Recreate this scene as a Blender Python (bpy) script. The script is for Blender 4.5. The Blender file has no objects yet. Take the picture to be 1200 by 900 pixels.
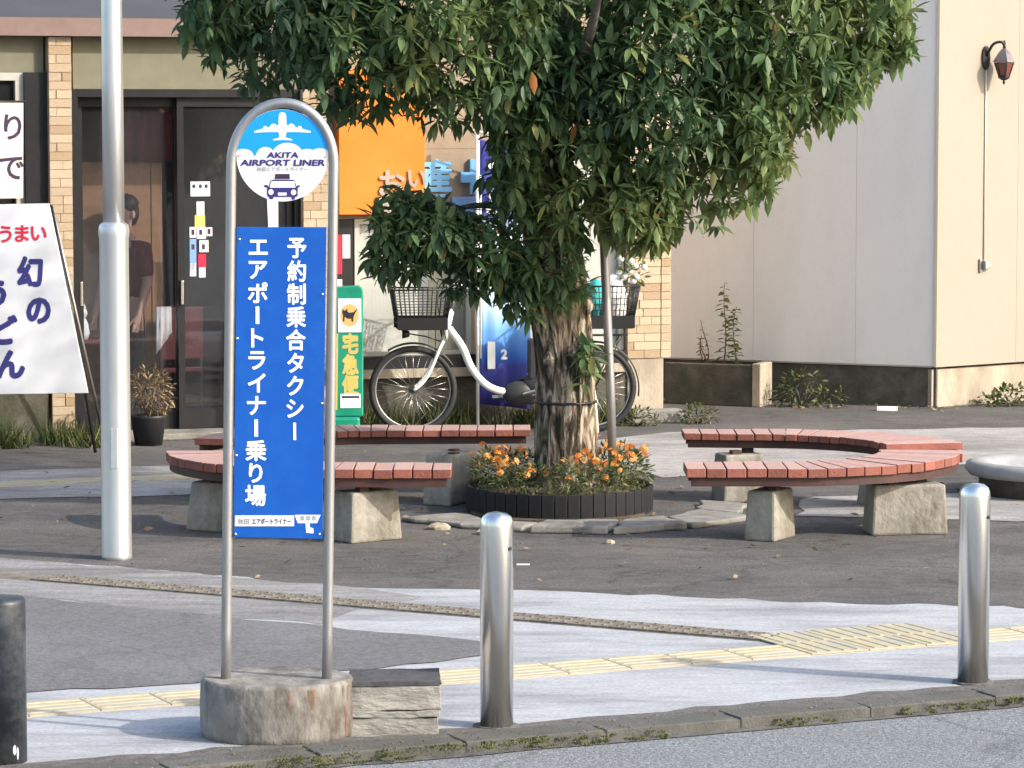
import bpy, bmesh, math, random
import numpy as np
from math import pi, sin, cos, radians as R
from mathutils import Vector, Matrix, noise

SC = bpy.context.scene
COL = SC.collection
rnd = random.Random(7)

# ------------------------------------------------------------------ camera
cam_d = bpy.data.cameras.new('camera')
cam = bpy.data.objects.new('camera', cam_d)
COL.objects.link(cam)
cam.location = (0, 0, 2.4)
cam.rotation_euler = (R(90) - math.atan(314 / 3900), 0, 0)
cam_d.sensor_width = 36
cam_d.lens = 117
cam_d.clip_start = 0.5
cam_d.clip_end = 2000
SC.camera = cam
# ------------------------------------------------------------------ sky, sun, exposure
SUN_AZ, SUN_EL = 113.0, 31.0           # azimuth clockwise from +Y
w = bpy.data.worlds.new('World')
SC.world = w
w.use_nodes = True
wn = w.node_tree.nodes
bg = wn['Background']
sky = wn.new('ShaderNodeTexSky')
sky.sky_type = 'NISHITA'
sky.sun_disc = False
sky.sun_elevation = R(SUN_EL)
sky.sun_rotation = R(SUN_AZ)
sky.air_density = 1.3
sky.dust_density = 3.0
w.node_tree.links.new(sky.outputs[0], bg.inputs[0])
bg.inputs[1].default_value = 0.15
sun_d = bpy.data.lights.new('sun', 'SUN')
sun = bpy.data.objects.new('sun', sun_d)
COL.objects.link(sun)
sun_d.energy = 2.5
sun_d.angle = R(1.0)
sun_d.color = (1.0, 0.93, 0.82)
_d = Vector((sin(R(SUN_AZ)) * cos(R(SUN_EL)), cos(R(SUN_AZ)) * cos(R(SUN_EL)), sin(R(SUN_EL))))
sun.rotation_euler = _d.to_track_quat('Z', 'Y').to_euler()
sun.location = (10, 5, 12)
SC.view_settings.view_transform = 'Standard'
SC.view_settings.look = 'None'
SC.view_settings.exposure = 1.28
SC.view_settings.gamma = 1
SC.cycles.max_bounces = 8
SC.cycles.transparent_max_bounces = 12


# ------------------------------------------------------------------ materials
def srgb(r, g, b):
    f = lambda c: (c / 255 / 12.92) if c <= 10 else ((c / 255 + 0.055) / 1.055) ** 2.4
    return (f(r), f(g), f(b))


def mat(name, col, rough=0.7, metal=0.0, var=0.25, scale=6.0, bump=0.0, bscale=60.0, dark=None,
        dscale=1.5, damt=0.0, stretch=(1, 1, 1), spec=0.4, coat=0.0, grain=0.0, gscale=90, crack=0.0):
    """A worn surface: base colour broken by fine noise, plus larger stains of a second colour."""
    m = bpy.data.materials.new(name)
    m.use_nodes = True
    nt = m.node_tree
    N, L = nt.nodes, nt.links
    b = N['Principled BSDF']
    b.inputs['Roughness'].default_value = rough
    b.inputs['Metallic'].default_value = metal
    b.inputs['Specular IOR Level'].default_value = spec
    b.inputs['Coat Weight'].default_value = coat
    tc = N.new('ShaderNodeTexCoord')
    mp = N.new('ShaderNodeMapping')
    mp.inputs['Scale'].default_value = stretch
    L.new(tc.outputs['Object'], mp.inputs[0])
    n1 = N.new('ShaderNodeTexNoise')
    n1.inputs['Scale'].default_value = scale
    n1.inputs['Detail'].default_value = 8
    n1.inputs['Roughness'].default_value = 0.65
    L.new(mp.outputs[0], n1.inputs['Vector'])
    rp = N.new('ShaderNodeValToRGB')
    rp.color_ramp.elements[0].position = 0.3
    rp.color_ramp.elements[1].position = 0.7
    rp.color_ramp.elements[0].color = [c * (1 - var) for c in col] + [1]
    rp.color_ramp.elements[1].color = [min(1, c * (1 + var)) for c in col] + [1]
    L.new(n1.outputs['Fac'], rp.inputs[0])
    out = rp.outputs[0]
    if damt > 0:
        n2 = N.new('ShaderNodeTexNoise')
        n2.inputs['Scale'].default_value = dscale
        n2.inputs['Detail'].default_value = 7
        n2.inputs['Roughness'].default_value = 0.7
        L.new(mp.outputs[0], n2.inputs['Vector'])
        r2 = N.new('ShaderNodeValToRGB')
        r2.color_ramp.elements[0].position = 0.45
        r2.color_ramp.elements[1].position = 0.68
        r2.color_ramp.elements[0].color = (0, 0, 0, 1)
        r2.color_ramp.elements[1].color = (damt, damt, damt, 1)
        L.new(n2.outputs['Fac'], r2.inputs[0])
        mx = N.new('ShaderNodeMix')
        mx.data_type = 'RGBA'
        L.new(r2.outputs[0], mx.inputs['Factor'])
        L.new(out, mx.inputs['A'])
        mx.inputs['B'].default_value = list(dark) + [1]
        out = mx.outputs['Result']
    if grain > 0:                         # fine aggregate
        n4 = N.new('ShaderNodeTexNoise')
        n4.inputs['Scale'].default_value = gscale
        n4.inputs['Detail'].default_value = 3
        L.new(tc.outputs['Object'], n4.inputs['Vector'])
        r4 = N.new('ShaderNodeMapRange')
        r4.inputs['From Min'].default_value = 0.3
        r4.inputs['From Max'].default_value = 0.7
        r4.inputs['To Min'].default_value = 1 - grain
        r4.inputs['To Max'].default_value = 1 + grain
        L.new(n4.outputs['Fac'], r4.inputs[0])
        m4 = N.new('ShaderNodeVectorMath')
        m4.operation = 'SCALE'
        L.new(out, m4.inputs[0])
        L.new(r4.outputs[0], m4.inputs['Scale'])
        out = m4.outputs[0]
    if crack > 0:                         # thin wandering cracks and small dark spots
        nd = N.new('ShaderNodeTexNoise')
        nd.inputs['Scale'].default_value = 1.3
        nd.inputs['Detail'].default_value = 6
        L.new(tc.outputs['Object'], nd.inputs['Vector'])
        va = N.new('ShaderNodeVectorMath')
        va.operation = 'MULTIPLY_ADD'
        va.inputs[1].default_value = (0.9, 0.9, 0.9)
        L.new(nd.outputs['Color'], va.inputs[0])
        L.new(tc.outputs['Object'], va.inputs[2])
        vo = N.new('ShaderNodeTexVoronoi')
        vo.feature = 'DISTANCE_TO_EDGE'
        vo.inputs['Scale'].default_value = 0.55
        L.new(va.outputs[0], vo.inputs['Vector'])
        vr = N.new('ShaderNodeMapRange')
        vr.inputs['From Min'].default_value = 0.002
        vr.inputs['From Max'].default_value = 0.012
        vr.inputs['To Min'].default_value = 1 - crack
        vr.inputs['To Max'].default_value = 1
        L.new(vo.outputs['Distance'], vr.inputs[0])
        sv = N.new('ShaderNodeTexVoronoi')
        sv.inputs['Scale'].default_value = 4.5
        L.new(tc.outputs['Object'], sv.inputs['Vector'])
        sr = N.new('ShaderNodeMapRange')
        sr.inputs['From Min'].default_value = 0.06
        sr.inputs['From Max'].default_value = 0.10
        sr.inputs['To Min'].default_value = 1 - crack * .7
        sr.inputs['To Max'].default_value = 1
        L.new(sv.outputs['Distance'], sr.inputs[0])
        mm = N.new('ShaderNodeMath')
        mm.operation = 'MULTIPLY'
        L.new(vr.outputs[0], mm.inputs[0])
        L.new(sr.outputs[0], mm.inputs[1])
        m5 = N.new('ShaderNodeVectorMath')
        m5.operation = 'SCALE'
        L.new(out, m5.inputs[0])
        L.new(mm.outputs[0], m5.inputs['Scale'])
        out = m5.outputs[0]
    L.new(out, b.inputs['Base Color'])
    if bump > 0:
        n3 = N.new('ShaderNodeTexNoise')
        n3.inputs['Scale'].default_value = bscale
        n3.inputs['Detail'].default_value = 5
        L.new(mp.outputs[0], n3.inputs['Vector'])
        bp = N.new('ShaderNodeBump')
        bp.inputs['Strength'].default_value = bump
        bp.inputs['Distance'].default_value = 0.01
        L.new(n3.outputs['Fac'], bp.inputs['Height'])
        L.new(bp.outputs[0], b.inputs['Normal'])
    return m


def glass_mat(name, tint, refl=1.0, haze=0.0):
    m = bpy.data.materials.new(name)
    m.use_nodes = True
    nt = m.node_tree
    N, L = nt.nodes, nt.links
    N.remove(N['Principled BSDF'])
    t = N.new('ShaderNodeBsdfTransparent')
    t.inputs[0].default_value = list(tint) + [1]
    g = N.new('ShaderNodeBsdfGlossy')
    g.inputs['Roughness'].default_value = 0.02
    g.inputs[0].default_value = (refl, refl, refl, 1)
    fr = N.new('ShaderNodeFresnel')
    ge = N.new('ShaderNodeNewGeometry')
    ma = N.new('ShaderNodeMath')
    ma.operation = 'MULTIPLY_ADD'
    ma.inputs[1].default_value = 1 / 1.5 - 1.5
    ma.inputs[2].default_value = 1.5
    L.new(ge.outputs['Backfacing'], ma.inputs[0])
    L.new(ma.outputs[0], fr.inputs[0])      # the same reflection on both faces of the pane
    mx = N.new('ShaderNodeMixShader')
    L.new(fr.outputs[0], mx.inputs[0])
    L.new(t.outputs[0], mx.inputs[1])
    L.new(g.outputs[0], mx.inputs[2])
    out = mx.outputs[0]
    if haze:  # pale diffuse mix stands in for hazy reflections on the glass
        df = N.new('ShaderNodeBsdfDiffuse')
        df.inputs[0].default_value = (0.5, 0.52, 0.56, 1)
        nz = N.new('ShaderNodeTexNoise')
        nz.inputs['Scale'].default_value = 1.4
        nz.inputs['Detail'].default_value = 6
        mr = N.new('ShaderNodeMapRange')
        mr.inputs['From Min'].default_value = 0.3
        mr.inputs['From Max'].default_value = 0.7
        mr.inputs['To Min'].default_value = haze * .4
        mr.inputs['To Max'].default_value = haze * 1.5
        L.new(nz.outputs['Fac'], mr.inputs[0])
        m2 = N.new('ShaderNodeMixShader')
        L.new(mr.outputs[0], m2.inputs[0])
        L.new(out, m2.inputs[1])
        L.new(df.outputs[0], m2.inputs[2])
        out = m2.outputs[0]
    L.new(out, N['Material Output'].inputs[0])
    return m


def leaf_mat(name, stops, trans=0.3, rough=0.45, spec=0.35):
    """Leaf colour picked leaf by leaf from the attribute 'tint' (0..1)."""
    m = bpy.data.materials.new(name)
    m.use_nodes = True
    nt = m.node_tree
    N, L = nt.nodes, nt.links
    b = N['Principled BSDF']
    b.inputs['Roughness'].default_value = rough
    b.inputs['Specular IOR Level'].default_value = spec
    at = N.new('ShaderNodeAttribute')
    at.attribute_name = 'tint'
    rp = N.new('ShaderNodeValToRGB')
    e = rp.color_ramp.elements
    e[0].position, e[0].color = stops[0][0], list(stops[0][1]) + [1]
    e[1].position, e[1].color = stops[-1][0], list(stops[-1][1]) + [1]
    for p_, c_ in stops[1:-1]:
        q = e.new(p_)
        q.color = list(c_) + [1]
    L.new(at.outputs['Fac'], rp.inputs[0])
    L.new(rp.outputs[0], b.inputs['Base Color'])
    tr = N.new('ShaderNodeBsdfTranslucent')
    L.new(rp.outputs[0], tr.inputs[0])
    mx = N.new('ShaderNodeMixShader')
    mx.inputs[0].default_value = trans
    L.new(b.outputs[0], mx.inputs[1])
    L.new(tr.outputs[0], mx.inputs[2])
    L.new(mx.outputs[0], N['Material Output'].inputs[0])
    return m


M = {}
M['asphalt'] = mat('asphalt', (0.068, 0.065, 0.065), 0.9, var=0.35, scale=11, bump=0.6, bscale=130,
                   dark=(0.125, 0.115, 0.110), dscale=1.1, damt=0.85, stretch=(0.7, 1, 1), grain=0.35, gscale=55, crack=0.28)
M['asphalt_new'] = mat('asphalt_patch', (0.112, 0.111, 0.118), 0.9, var=0.2, scale=25, bump=0.4, bscale=160,
                       dark=(0.15, 0.15, 0.16), dscale=1.2, damt=0.7, grain=0.28, gscale=70, crack=0.15)
M['road'] = mat('road_asphalt', (0.165, 0.175, 0.19), 0.92, var=0.45, scale=70, bump=0.8, bscale=110,
                dark=(0.135, 0.14, 0.145), dscale=0.8, damt=0.6, grain=0.4, gscale=60, crack=0.25)
M['paving'] = mat('pale_paving', (0.315, 0.325, 0.35), 0.85, var=0.12, scale=9, bump=0.2, bscale=80,
                  dark=(0.145, 0.145, 0.16), dscale=1.3, damt=0.95, stretch=(0.45, 1.5, 1), grain=0.16, gscale=60, crack=0.0)  # dark streaks: dirt plus dappled tree shade put into the colour
M['worn_paving'] = mat('worn_paving', (0.20, 0.198, 0.205), 0.9, var=0.3, scale=7, bump=0.3, bscale=70,
                       dark=(0.085, 0.08, 0.08), dscale=1.2, damt=0.95, stretch=(0.35, 1.8, 1), grain=0.25, gscale=60)
M['back_paving'] = mat('plaza_paving', (0.29, 0.28, 0.275), 0.9, var=0.2, scale=9, bump=0.2, bscale=80,
                       dark=(0.11, 0.105, 0.105), dscale=0.9, damt=0.9, stretch=(.6, 1.3, 1), grain=0.2, gscale=50, crack=0.0)
M['kerb'] = mat('kerb_concrete', (0.085, 0.083, 0.078), 0.9, var=0.35, scale=12, bump=0.5, bscale=70,
                dark=(0.045, 0.047, 0.036), dscale=3, damt=0.8)
M['grime'] = mat('grime', (0.095, 0.09, 0.085), 0.95, var=0.4, scale=20, bump=0.6, bscale=80)
M['tactile'] = mat('tactile_yellow', (0.375, 0.33, 0.225), 0.8, var=0.2, scale=12, bump=0.2, bscale=90,
                   dark=(0.30, 0.29, 0.265), dscale=2.5, damt=0.9)
M['tactile_worn'] = mat('tactile_worn', (0.125, 0.105, 0.085), 0.9, var=0.4, scale=15, bump=0.4, bscale=80,
                        dark=(0.24, 0.22, 0.19), dscale=6, damt=0.8)
M['concrete'] = mat('concrete', (0.22, 0.21, 0.195), 0.9, var=0.25, scale=10, bump=0.5, bscale=45,
                    dark=(0.09, 0.08, 0.066), dscale=4, damt=0.75)
M['leg_concrete'] = mat('leg_concrete', (0.25, 0.235, 0.205), 0.92, var=0.3, scale=8, bump=0.6, bscale=45,
                        dark=(0.085, 0.075, 0.052), dscale=3.0, damt=0.9, stretch=(1, 1, 0.7))
M['base_concrete'] = mat('base_concrete', (0.20, 0.19, 0.178), 0.92, var=0.4, scale=9, bump=0.6, bscale=40,
                         dark=(0.06, 0.048, 0.038), dscale=6, damt=0.95, stretch=(1, 1, 0.55))
M['rust'] = mat('rust_stain', (0.20, 0.105, 0.055), 0.95, var=0.4, scale=25, bump=0.2)
M['mossy'] = mat('mossy_concrete', (0.085, 0.078, 0.066), 0.95, var=0.4, scale=8, bump=0.5, bscale=40,
                 dark=(0.035, 0.042, 0.024), dscale=2.5, damt=0.85)
M['tan_concrete'] = mat('tan_concrete', (0.34, 0.295, 0.235), 0.9, var=0.2, scale=6, bump=0.4, bscale=50,
                        dark=(0.17, 0.135, 0.095), dscale=2.5, damt=0.7, stretch=(1, 1, 0.5))
M['timber'] = mat('weathered_block', (0.27, 0.258, 0.24), 0.95, var=0.3, scale=7, bump=0.7, bscale=30,
                  dark=(0.10, 0.09, 0.08), dscale=4, damt=0.7, stretch=(1, 1, 2.5))
M['block_top'] = mat('block_top', (0.055, 0.053, 0.058), 0.9, var=0.3, scale=10, bump=0.6, bscale=30)
M['steel'] = mat('stainless', (0.76, 0.755, 0.74), 0.21, 1.0, var=0.06, scale=4, bump=0.06, bscale=40, stretch=(20, 20, 0.6))
M['galv'] = mat('galvanised', (0.33, 0.33, 0.34), 0.45, 0.8, var=0.12, scale=8, stretch=(6, 6, 1), bump=0.05,
                dark=(0.35, 0.35, 0.36), dscale=3, damt=0.5)
M['lamp_post'] = mat('lamp_post_paint', (0.60, 0.61, 0.62), 0.32, 0.75, var=0.06, scale=5, stretch=(6, 6, 1), bump=0.03)
for nm in ('steel', 'lamp_post'):
    nt = M[nm].node_tree
    tg = nt.nodes.new('ShaderNodeTangent')
    tg.direction_type = 'RADIAL'
    tg.axis = 'Z'
    bb = nt.nodes['Principled BSDF']
    bb.inputs['Anisotropic'].default_value = 0.85
    bb.inputs['Anisotropic Rotation'].default_value = 0.25
    nt.links.new(tg.outputs[0], bb.inputs['Tangent'])
M['dark_post'] = mat('dark_post', (0.014, 0.018, 0.026), 0.45, 0.0, var=0.4, scale=9, bump=0.2, bscale=30,
                     dark=(0.10, 0.11, 0.12), dscale=6, damt=0.5)
M['sign_blue'] = mat('sign_blue', srgb(0, 76, 166), 0.42, var=0.07, scale=3, dark=srgb(20, 92, 178), dscale=4, damt=0.6, bump=0.05, bscale=9)
M['sky_blue'] = mat('print_sky_blue', srgb(10, 140, 222), 0.4, var=0.03)
M['sign_white'] = mat('sign_white', (0.66, 0.66, 0.685), 0.42, var=0.04, scale=4, dark=(0.55, 0.55, 0.575), dscale=4, damt=0.5)
M['print_white'] = mat('print_white', (0.82, 0.82, 0.82), 0.5, var=0.02)
M['print_navy'] = mat('print_navy', srgb(46, 42, 110), 0.5, var=0.1)
M['print_grey'] = mat('print_grey', srgb(150, 152, 165), 0.5, var=0.2)
M['print_red'] = mat('print_red', srgb(196, 30, 62), 0.5, var=0.1)
M['print_black'] = mat('print_black', (0.02, 0.02, 0.025), 0.5, var=0.2)
M['print_ink'] = mat('print_ink', srgb(52, 36, 66), 0.6, var=0.2)
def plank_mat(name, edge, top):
    """Red paint on the edges; upper face faded, with sunlit brightness painted into its colour."""
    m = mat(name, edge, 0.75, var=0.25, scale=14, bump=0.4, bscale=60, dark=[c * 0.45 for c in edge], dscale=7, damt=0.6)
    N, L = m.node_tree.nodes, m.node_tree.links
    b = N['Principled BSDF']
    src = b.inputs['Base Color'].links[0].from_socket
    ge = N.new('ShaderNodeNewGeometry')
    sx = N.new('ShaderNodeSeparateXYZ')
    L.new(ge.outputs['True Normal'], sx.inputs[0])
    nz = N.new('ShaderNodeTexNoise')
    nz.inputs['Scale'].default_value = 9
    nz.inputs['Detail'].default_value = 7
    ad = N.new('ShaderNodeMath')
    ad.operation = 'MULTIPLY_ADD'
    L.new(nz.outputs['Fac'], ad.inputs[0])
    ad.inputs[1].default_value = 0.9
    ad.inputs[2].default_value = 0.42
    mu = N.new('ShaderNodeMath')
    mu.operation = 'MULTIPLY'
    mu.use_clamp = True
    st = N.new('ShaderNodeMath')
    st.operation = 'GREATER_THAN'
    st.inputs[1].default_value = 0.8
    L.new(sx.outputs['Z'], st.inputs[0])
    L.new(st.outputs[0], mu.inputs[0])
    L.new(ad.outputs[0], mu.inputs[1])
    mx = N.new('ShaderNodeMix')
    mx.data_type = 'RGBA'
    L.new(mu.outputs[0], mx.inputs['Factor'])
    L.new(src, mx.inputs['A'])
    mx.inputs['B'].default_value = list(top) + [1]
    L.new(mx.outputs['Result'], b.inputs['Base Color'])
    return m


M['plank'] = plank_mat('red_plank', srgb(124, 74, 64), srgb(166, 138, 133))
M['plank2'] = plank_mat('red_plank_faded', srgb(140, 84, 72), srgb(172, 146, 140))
M['rail'] = mat('bench_rail', srgb(64, 40, 38), 0.6, var=0.3, scale=10, dark=srgb(38, 26, 26), dscale=4, damt=0.6)
M['black_plastic'] = mat('black_plastic', (0.011, 0.011, 0.013), 0.7, var=0.4, scale=15, dark=(0.035, 0.032, 0.03), dscale=6, damt=0.5, spec=0.25)
M['soil'] = mat('soil', (0.07, 0.05, 0.035), 0.95, var=0.5, scale=20, bump=0.8, bscale=40)
def bark_mat():
    m = bpy.data.materials.new('bark')
    m.use_nodes = True
    N, L = m.node_tree.nodes, m.node_tree.links
    b = N['Principled BSDF']
    b.inputs['Roughness'].default_value = 0.95
    b.inputs['Specular IOR Level'].default_value = 0.15
    tc = N.new('ShaderNodeTexCoord')
    mp = N.new('ShaderNodeMapping')
    mp.inputs['Scale'].default_value = (1, 1, 0.22)
    L.new(tc.outputs['Object'], mp.inputs[0])
    nz = N.new('ShaderNodeTexNoise')
    nz.inputs['Scale'].default_value = 21
    nz.inputs['Detail'].default_value = 6
    nz.inputs['Roughness'].default_value = 0.6
    nz.inputs['Distortion'].default_value = 0.6
    L.new(mp.outputs[0], nz.inputs['Vector'])
    rp = N.new('ShaderNodeValToRGB')
    e = rp.color_ramp.elements
    e[0].position, e[0].color = 0.43, (0.028, 0.026, 0.019, 1)
    e[1].position, e[1].color = 0.60, (0.36, 0.31, 0.245, 1)
    q = e.new(0.52)
    q.color = (0.13, 0.10, 0.075, 1)
    L.new(nz.outputs['Fac'], rp.inputs[0])
    n2 = N.new('ShaderNodeTexNoise')
    n2.inputs['Scale'].default_value = 4
    n2.inputs['Detail'].default_value = 5
    L.new(tc.outputs['Object'], n2.inputs['Vector'])
    r2 = N.new('ShaderNodeValToRGB')
    r2.color_ramp.elements[0].position = 0.55
    r2.color_ramp.elements[1].position = 0.70
    r2.color_ramp.elements[0].color = (0, 0, 0, 1)
    r2.color_ramp.elements[1].color = (.6, .6, .6, 1)
    L.new(n2.outputs['Fac'], r2.inputs[0])
    mx = N.new('ShaderNodeMix')
    mx.data_type = 'RGBA'
    L.new(r2.outputs[0], mx.inputs['Factor'])
    L.new(rp.outputs[0], mx.inputs['A'])
    mx.inputs['B'].default_value = (0.26, 0.25, 0.15, 1)
    L.new(mx.outputs['Result'], b.inputs['Base Color'])
    bp = N.new('ShaderNodeBump')
    bp.inputs['Strength'].default_value = 1.0
    bp.inputs['Distance'].default_value = 0.035
    L.new(nz.outputs['Fac'], bp.inputs['Height'])
    L.new(bp.outputs[0], b.inputs['Normal'])
    return m


M['bark'] = bark_mat()
M['limb'] = mat('limb_bark', (0.10, 0.088, 0.075), 0.95, var=0.4, scale=9, bump=0.6, bscale=30, stretch=(2, 2, 0.8))
M['brick'] = mat('split_tile', srgb(180, 160, 136), 0.85, var=0.22, scale=16, bump=0.7, bscale=55)
M['brick2'] = mat('split_tile_pale', srgb(190, 172, 148), 0.85, var=0.22, scale=16, bump=0.7, bscale=55)
M['brick3'] = mat('split_tile_dark', srgb(170, 147, 120), 0.85, var=0.22, scale=16, bump=0.7, bscale=55)
M['mortar'] = mat('mortar', srgb(162, 142, 118), 0.95, var=0.2)
M['frame_dark'] = mat('dark_frame', (0.018, 0.018, 0.022), 0.4, 0.3, var=0.2)
M['frame_pale'] = mat('pale_frame', srgb(170, 168, 160), 0.45, 0.2, var=0.1)
M['shop_wall'] = mat('shop_wall', srgb(140, 125, 108), 0.9, var=0.1, scale=8, bump=0.3, bscale=60)
M['fascia'] = mat('fascia', srgb(112, 109, 92), 0.85, var=0.12, scale=5, bump=0.1)
M['eave'] = mat('eave_band', srgb(118, 98, 92), 0.7, var=0.15, scale=6)
M['upper_wall'] = mat('upper_cladding', srgb(62, 67, 80), 0.5, var=0.15, scale=3, stretch=(0.5, 1, 3))
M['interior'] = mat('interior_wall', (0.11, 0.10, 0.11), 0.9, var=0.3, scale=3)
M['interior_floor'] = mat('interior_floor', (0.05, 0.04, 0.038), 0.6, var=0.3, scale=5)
M['brown_board'] = mat('brown_board', srgb(160, 122, 88), 0.6, var=0.15, scale=5, stretch=(1, 1, 3))
M['red_cloth'] = mat('red_cloth', srgb(110, 20, 36), 0.9, var=0.3, scale=4)
M['orange'] = mat('orange_panel', srgb(214, 112, 20), 0.5, var=0.06, scale=3, dark=srgb(214, 124, 48), dscale=1.5, damt=0.6)
M['print_pale_blue'] = mat('letter_pale_blue', srgb(110, 170, 214), 0.5, var=0.08)
M['letter_grey'] = mat('letter_grey', srgb(150, 140, 130), 0.5, var=0.15)
M['plaque'] = mat('plaque_blue', srgb(110, 142, 196), 0.5, var=0.1)
M['blind'] = mat('window_blind', (0.66, 0.64, 0.58), 0.8, var=0.06, scale=3)
M['blind_warm'] = mat('window_blind_warm', (0.62, 0.56, 0.40), 0.8, var=0.08, scale=3)
M['green'] = mat('green_plastic', srgb(10, 128, 104), 0.45, var=0.12, scale=6, dark=srgb(60, 160, 135), dscale=5, damt=0.4)
M['yellow'] = mat('print_yellow', srgb(186, 172, 96), 0.6, var=0.15)
M['oval'] = mat('print_oval', srgb(214, 168, 108), 0.6, var=0.05)
M['tyre'] = mat('tyre_rubber', (0.02, 0.02, 0.022), 0.7, var=0.3, scale=30)
M['bike_white'] = mat('bike_paint_white', (0.80, 0.79, 0.77), 0.25, 0.0, var=0.03, coat=0.6)
M['chrome'] = mat('bike_alloy', (0.68, 0.68, 0.67), 0.25, 1.0, var=0.05)
M['wire'] = mat('black_wire', (0.018, 0.018, 0.02), 0.4, 0.2, var=0.2)
M['motor'] = mat('motor_case', (0.028, 0.029, 0.032), 0.45, 0.1, var=0.3)
M['saddle'] = mat('saddle', (0.025, 0.022, 0.02), 0.55, var=0.2)
M['teal_cloth'] = mat('teal_cloth', srgb(60, 160, 160), 0.85, var=0.2)
M['white_cloth'] = mat('white_bag', (0.7, 0.69, 0.68), 0.7, var=0.15)
M['siding_shade'] = mat('shaded_siding', (0.70, 0.685, 0.675), 0.8, var=0.025, scale=2.5, bump=0.12, bscale=120, stretch=(1.2, 1.2, 0.5), grain=0.04, gscale=120,
                     dark=(0.60, 0.59, 0.58), dscale=0.9, damt=0.8)  # shaded side of one siding, its tone set apart in the colour
M['siding_sun'] = mat('sunlit_siding', (0.295, 0.262, 0.218), 0.8, var=0.04, scale=2.5, bump=0.12, bscale=120, stretch=(1.2, 1.2, 0.5), grain=0.04, gscale=120,
                      dark=(0.26, 0.23, 0.18), dscale=1.2, damt=0.6)  # sunlit side of the same siding, warm light put into its colour
M['iron'] = mat('cast_iron', (0.035, 0.028, 0.028), 0.5, 0.4, var=0.3)
M['lamp_glass'] = mat('amber_glass', srgb(112, 66, 58), 0.2, 0.0, var=0.15, spec=0.6)
M['smoke_cap'] = mat('lantern_cap', srgb(104, 98, 100), 0.35, 0.3, var=0.15)
M['conduit'] = mat('conduit', (0.60, 0.52, 0.40), 0.6, var=0.1)
M['basin'] = mat('basin_stone', (0.27, 0.275, 0.285), 0.5, var=0.2, scale=7, bump=0.2, bscale=50,
                 dark=(0.2, 0.2, 0.2), dscale=3, damt=0.6)
M['skin'] = mat('skin', (0.50, 0.32, 0.24), 0.55, var=0.06)
M['hair'] = mat('hair', (0.016, 0.012, 0.011), 0.5, var=0.3, scale=40)
M['shirt'] = mat('shirt_maroon', srgb(96, 26, 34), 0.85, var=0.15)
M['trousers'] = mat('trousers_dark', (0.02, 0.02, 0.028), 0.85, var=0.2)
M['eye'] = mat('eye_dark', (0.02, 0.015, 0.012), 0.2, var=0.0)
M['chair_black'] = mat('chair_black', (0.016, 0.016, 0.02), 0.5, var=0.2)
M['chair_red'] = mat('chair_red', srgb(84, 26, 34), 0.6, var=0.2)
M['glass'] = glass_mat('shop_glass', (0.80, 0.81, 0.84), 1.0, 0.022)
M['glass_clear'] = glass_mat('window_glass', (0.9, 0.91, 0.92), 1.0)
M['flower'] = leaf_mat('marigold_petal', [(0, (0.82, 0.27, 0.05)), (0.6, (0.86, 0.36, 0.09)), (1, (0.86, 0.50, 0.18))], 0.35)
M['leaf'] = leaf_mat('tree_leaf', [(0, (0.050, 0.105, 0.058)), (0.45, (0.105, 0.175, 0.072)), (0.8, (0.175, 0.235, 0.085)),
                                   (0.965, (0.22, 0.25, 0.09)), (0.985, (0.20, 0.11, 0.03)), (1, (0.42, 0.17, 0.05))], 0.42, 0.5, 0.35)
M['weed'] = leaf_mat('weed_leaf', [(0, (0.045, 0.075, 0.025)), (0.6, (0.085, 0.11, 0.04)), (1, (0.2, 0.16, 0.08))], 0.3)
M['grass'] = leaf_mat('grass_blade', [(0, (0.03, 0.055, 0.02)), (0.6, (0.07, 0.10, 0.03)), (1, (0.22, 0.19, 0.09))], 0.3)
M['dry'] = leaf_mat('dry_leaf', [(0, (0.10, 0.065, 0.035)), (1, (0.30, 0.22, 0.13))], 0.2)
M['moss'] = leaf_mat('moss', [(0, (0.035, 0.05, 0.015)), (0.7, (0.09, 0.11, 0.025)), (1, (0.16, 0.14, 0.05))], 0.2, rough=0.9)


def patchy(m, scale, lo, hi, stretch):
    """Break a thin film into ragged streaks with bare gaps."""
    N, L = m.node_tree.nodes, m.node_tree.links
    tc = N.new('ShaderNodeTexCoord')
    mp = N.new('ShaderNodeMapping')
    mp.inputs['Scale'].default_value = stretch
    L.new(tc.outputs['Object'], mp.inputs[0])
    nz = N.new('ShaderNodeTexNoise')
    nz.inputs['Scale'].default_value = scale
    nz.inputs['Detail'].default_value = 6
    L.new(mp.outputs[0], nz.inputs['Vector'])
    mr = N.new('ShaderNodeMapRange')
    mr.inputs['From Min'].default_value = lo
    mr.inputs['From Max'].default_value = hi
    mr.inputs['To Max'].default_value = 0.75
    L.new(nz.outputs['Fac'], mr.inputs[0])
    L.new(mr.outputs[0], N['Principled BSDF'].inputs['Alpha'])


patchy(M['rust'], 30, 0.42, 0.66, (1, 1, 0.3))


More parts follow.
